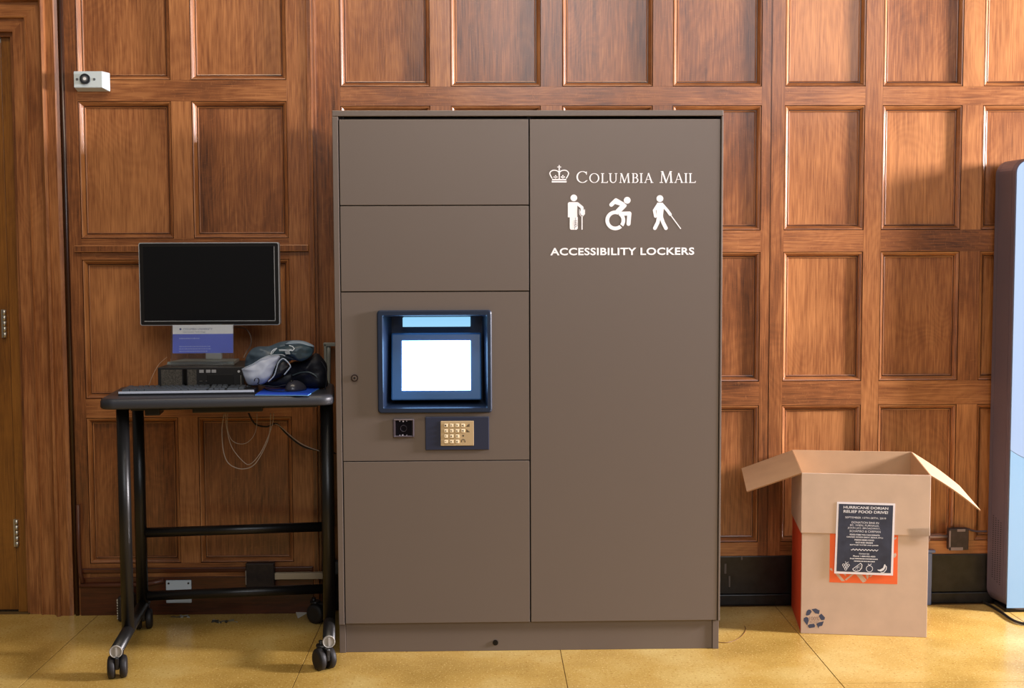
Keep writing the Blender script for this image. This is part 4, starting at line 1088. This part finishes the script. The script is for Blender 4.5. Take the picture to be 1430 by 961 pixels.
obj('poster_rules', pd.bm, CH, po)
# fruit drawings; drawing units from a crop (12.81 units per px), poster spans ~1000 x 1290 units
def fu(x, y): return ps((x-125)/1040.0, 1-(735-y)/1290.0, .0008)
pf = Flat(fu)
rg = lambda c_, r, w_, ry=None: pf.arc(c_, r, 0, 360, lambda a: w_, ry=ry, n=20)
for c_ in ((285, 575), (325, 575), (368, 575), (305, 608), (346, 608), (325, 645)): rg(c_, 20, 9)
pf.pline([(325, 560), (320, 520), (312, 512)], 7); pf.pline([(325, 548), (368, 518)], 8)
A = [math.radians(a) for a in range(-55, 126, 10)]
pf.pline([(450, 640), (585, 532)], 10); pf.pline([(585, 532), (612, 560), (606, 620), (570, 665), (510, 682), (465, 665), (450, 640)], 13)
for b in ((590, 575), (585, 620), (540, 650), (495, 650)): pf.line((525, 600), b, 5)
rg((745, 625), 56, 10); pf.pline([(745, 572), (725, 535)], 7); pf.pline([(745, 572), (775, 530)], 7); pf.pline([(715, 545), (745, 560), (775, 545)], 6)
pf.poly([(885, 635), (930, 635), (985, 600), (1005, 535), (1022, 535), (1025, 590), (1000, 640), (950, 668), (900, 655)]); pf.pline([(950, 690), (1000, 680), (1040, 630), (1045, 580), (1025, 560)], 14)
obj('fruit_drawings', pf.bm, CH, po)

# ------------------------------------------------------------------ right wall bits
def wb(x0, y0, x1, y1, Y): a, b = at(x0, y0, Y=Y), at(x1, y1, Y=Y); return a.x, b.x, b.z, a.z
x0, x1, z0, z1 = wb(1325, 738, 1352, 768, -.03)
ob2 = thing('outlet_box', 'small dark outlet box with pale worn edges on the wall right of the cardboard box', 'outlet box', ((x0+x1)/2, -.0062, (z0+z1)/2))
bm = new(); hw, hz = (x1-x0)/2, (z1-z0)/2; box(bm, -hw, hw, -.030, 0, -hz, hz, bev=.004); obj('housing', bm, mat('dark_box_right', col(44, 34, 36), .4, var=.4, vscale=50), ob2)
bm = new(); box(bm, -hw-.001, -hw+.006, -.0315, -.030, -hz, hz*.8); box(bm, -hw, hw*.4, -.0315, -.030, -hz, -hz+.012); box(bm, -hw*.2, hw*.6, -.0315, -.030, hz-.012, hz-.002)
obj('worn_edge', bm, mat('worn_grey', col(120, 108, 106), .6), ob2)
bm = new(); tube(bm, [at(1290, 750, Y=-.016), at(1326, 749, Y=-.016)], .0065, 10)
tag(obj('wall_conduit', bm, mat('conduit_pale', col(138, 118, 112), .4, metal=.3)), 'short pale horizontal conduit entering the small outlet box at right', 'conduit')
bm = new(); tube(bm, smooth_path([at(1352, 739, Y=-.016), at(1362, 742, Y=-.016), at(1378, 742, Y=-.016)], 4), .004, 8)
tag(obj('wall_conduit', bm, mat('conduit_dark', col(70, 58, 66), .4)), 'thin dark conduit leaving the small outlet box toward the kiosk', 'conduit')
x0, x1, z0, z1 = wb(1288, 772, 1300, 840, -.03)
bm = new(); box(bm, x0, x1, -.036, -.0145, .0005, z1, bev=.003); box(bm, x0+.004, x1+.012, -.04, -.0145, z1+.001, z1+.012, bev=.002)
tag(obj('plastic_strip', bm, mat('plastic_blue', col(84, 98, 130), .15, spec=.8)), 'narrow upright glossy bluish strip at the skirting behind the cardboard box', 'plastic strip')

# ------------------------------------------------------------------ kiosk at the right edge
ks = thing('display_kiosk', 'tall kiosk with dark sides and pale blue glossy front, cut by the right edge', 'kiosk', (2.555, -0.145, 0))
KH = at(1418, 221, Y=-.145).z; KWd = .62
print('kiosk h', KH, at(1372, 838, Z=0), at(1404, 854, Z=0))
SIDE = mat('kiosk_side', col(108, 99, 112), .35, metal=.4, bump=(800, .1))
def kloop(bm, y, ins, xo=0): 
    P = rrect(-xo+ins, KWd+xo-ins, 0.012, KH-ins+xo*.0, .055, 8)
    P = [(x, max(z, .012)) for x, z in P]
    return [bm.verts.new((x, y, z)) for x, z in P]
def kshell(y0, y1, i0, i1, x0=0, x1=0):
    bm = new(); A = kloop(bm, y0, i0, x0); B = kloop(bm, y1, i1, x1); n_ = len(A)
    for k in range(n_): f = bm.faces.new((A[k], A[(k+1) % n_], B[(k+1) % n_], B[k])); f.smooth = False
    bm.faces.new(A); bm.faces.new(B[::-1]); return bm
obj('front_frame', kshell(-.004, .014, .004, 0), SIDE, ks)
obj('body', kshell(.016, .108, .0, .0, 0, .012), SIDE, ks)
obj('rear_shell', kshell(.110, .129, .0, 0, .012, .016), SIDE, ks)
bm = new(); A = kshell(.0135, .0165, .003, .003); A.free()
bm.free(); obj('seam', kshell(.012, .1115, .0035, .003, 0, .0125), mat('seam_light', col(150, 140, 152), .3, metal=.5), ks)
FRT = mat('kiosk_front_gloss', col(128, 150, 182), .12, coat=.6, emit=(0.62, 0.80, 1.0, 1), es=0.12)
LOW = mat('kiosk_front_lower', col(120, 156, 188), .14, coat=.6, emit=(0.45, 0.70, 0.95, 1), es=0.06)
zc = at(1411, 628, Y=-.145).z
arc_ = [(KWd*k/16, zc-.10*math.sin(min(1, k/16)*PI)) for k in range(17)]
bm = new(); up = [(x, z) for x, z in rrect(.008, KWd-.008, zc, KH-.008, .048, 8)]
top = [p_ for p_ in up if p_[1] > KH-.06]
poly = top+[(.008, zc)]+[(max(.008, min(KWd-.008, x)), z) for x, z in arc_[1:-1]]+[(KWd-.008, zc)]
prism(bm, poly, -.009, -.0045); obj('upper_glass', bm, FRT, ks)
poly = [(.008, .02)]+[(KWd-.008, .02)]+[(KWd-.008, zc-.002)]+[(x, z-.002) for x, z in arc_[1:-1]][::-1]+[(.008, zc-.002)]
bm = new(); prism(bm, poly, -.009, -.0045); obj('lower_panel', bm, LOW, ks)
bm = new()
for k in range(30):
    for j in range(4):
        y = .035+j*.018; z = .10+k*.0085+j*.006
        t_ = (y-.016)/.092*.012
        box(bm, -t_-.0010, -t_+.001, y, y+.012, z, z+.003)
obj('side_vents', bm, GAP, ks)
bm = new(); box(bm, .01, KWd-.01, .005, .12, .0005, .0125); obj('base', bm, BLK, ks)
wire('floor_cable', [Vector((p.x, p.y, .0065)) for p in (at(1372, 842, Z=0), at(1388, 851, Z=0), at(1399, 858, Z=0), at(1410, 866, Z=0), at(1420, 871, Z=0), at(1434, 874, Z=0), at(1460, 874, Z=0))], .0055, CBK, 'thick black cable on the floor along the foot of the kiosk')
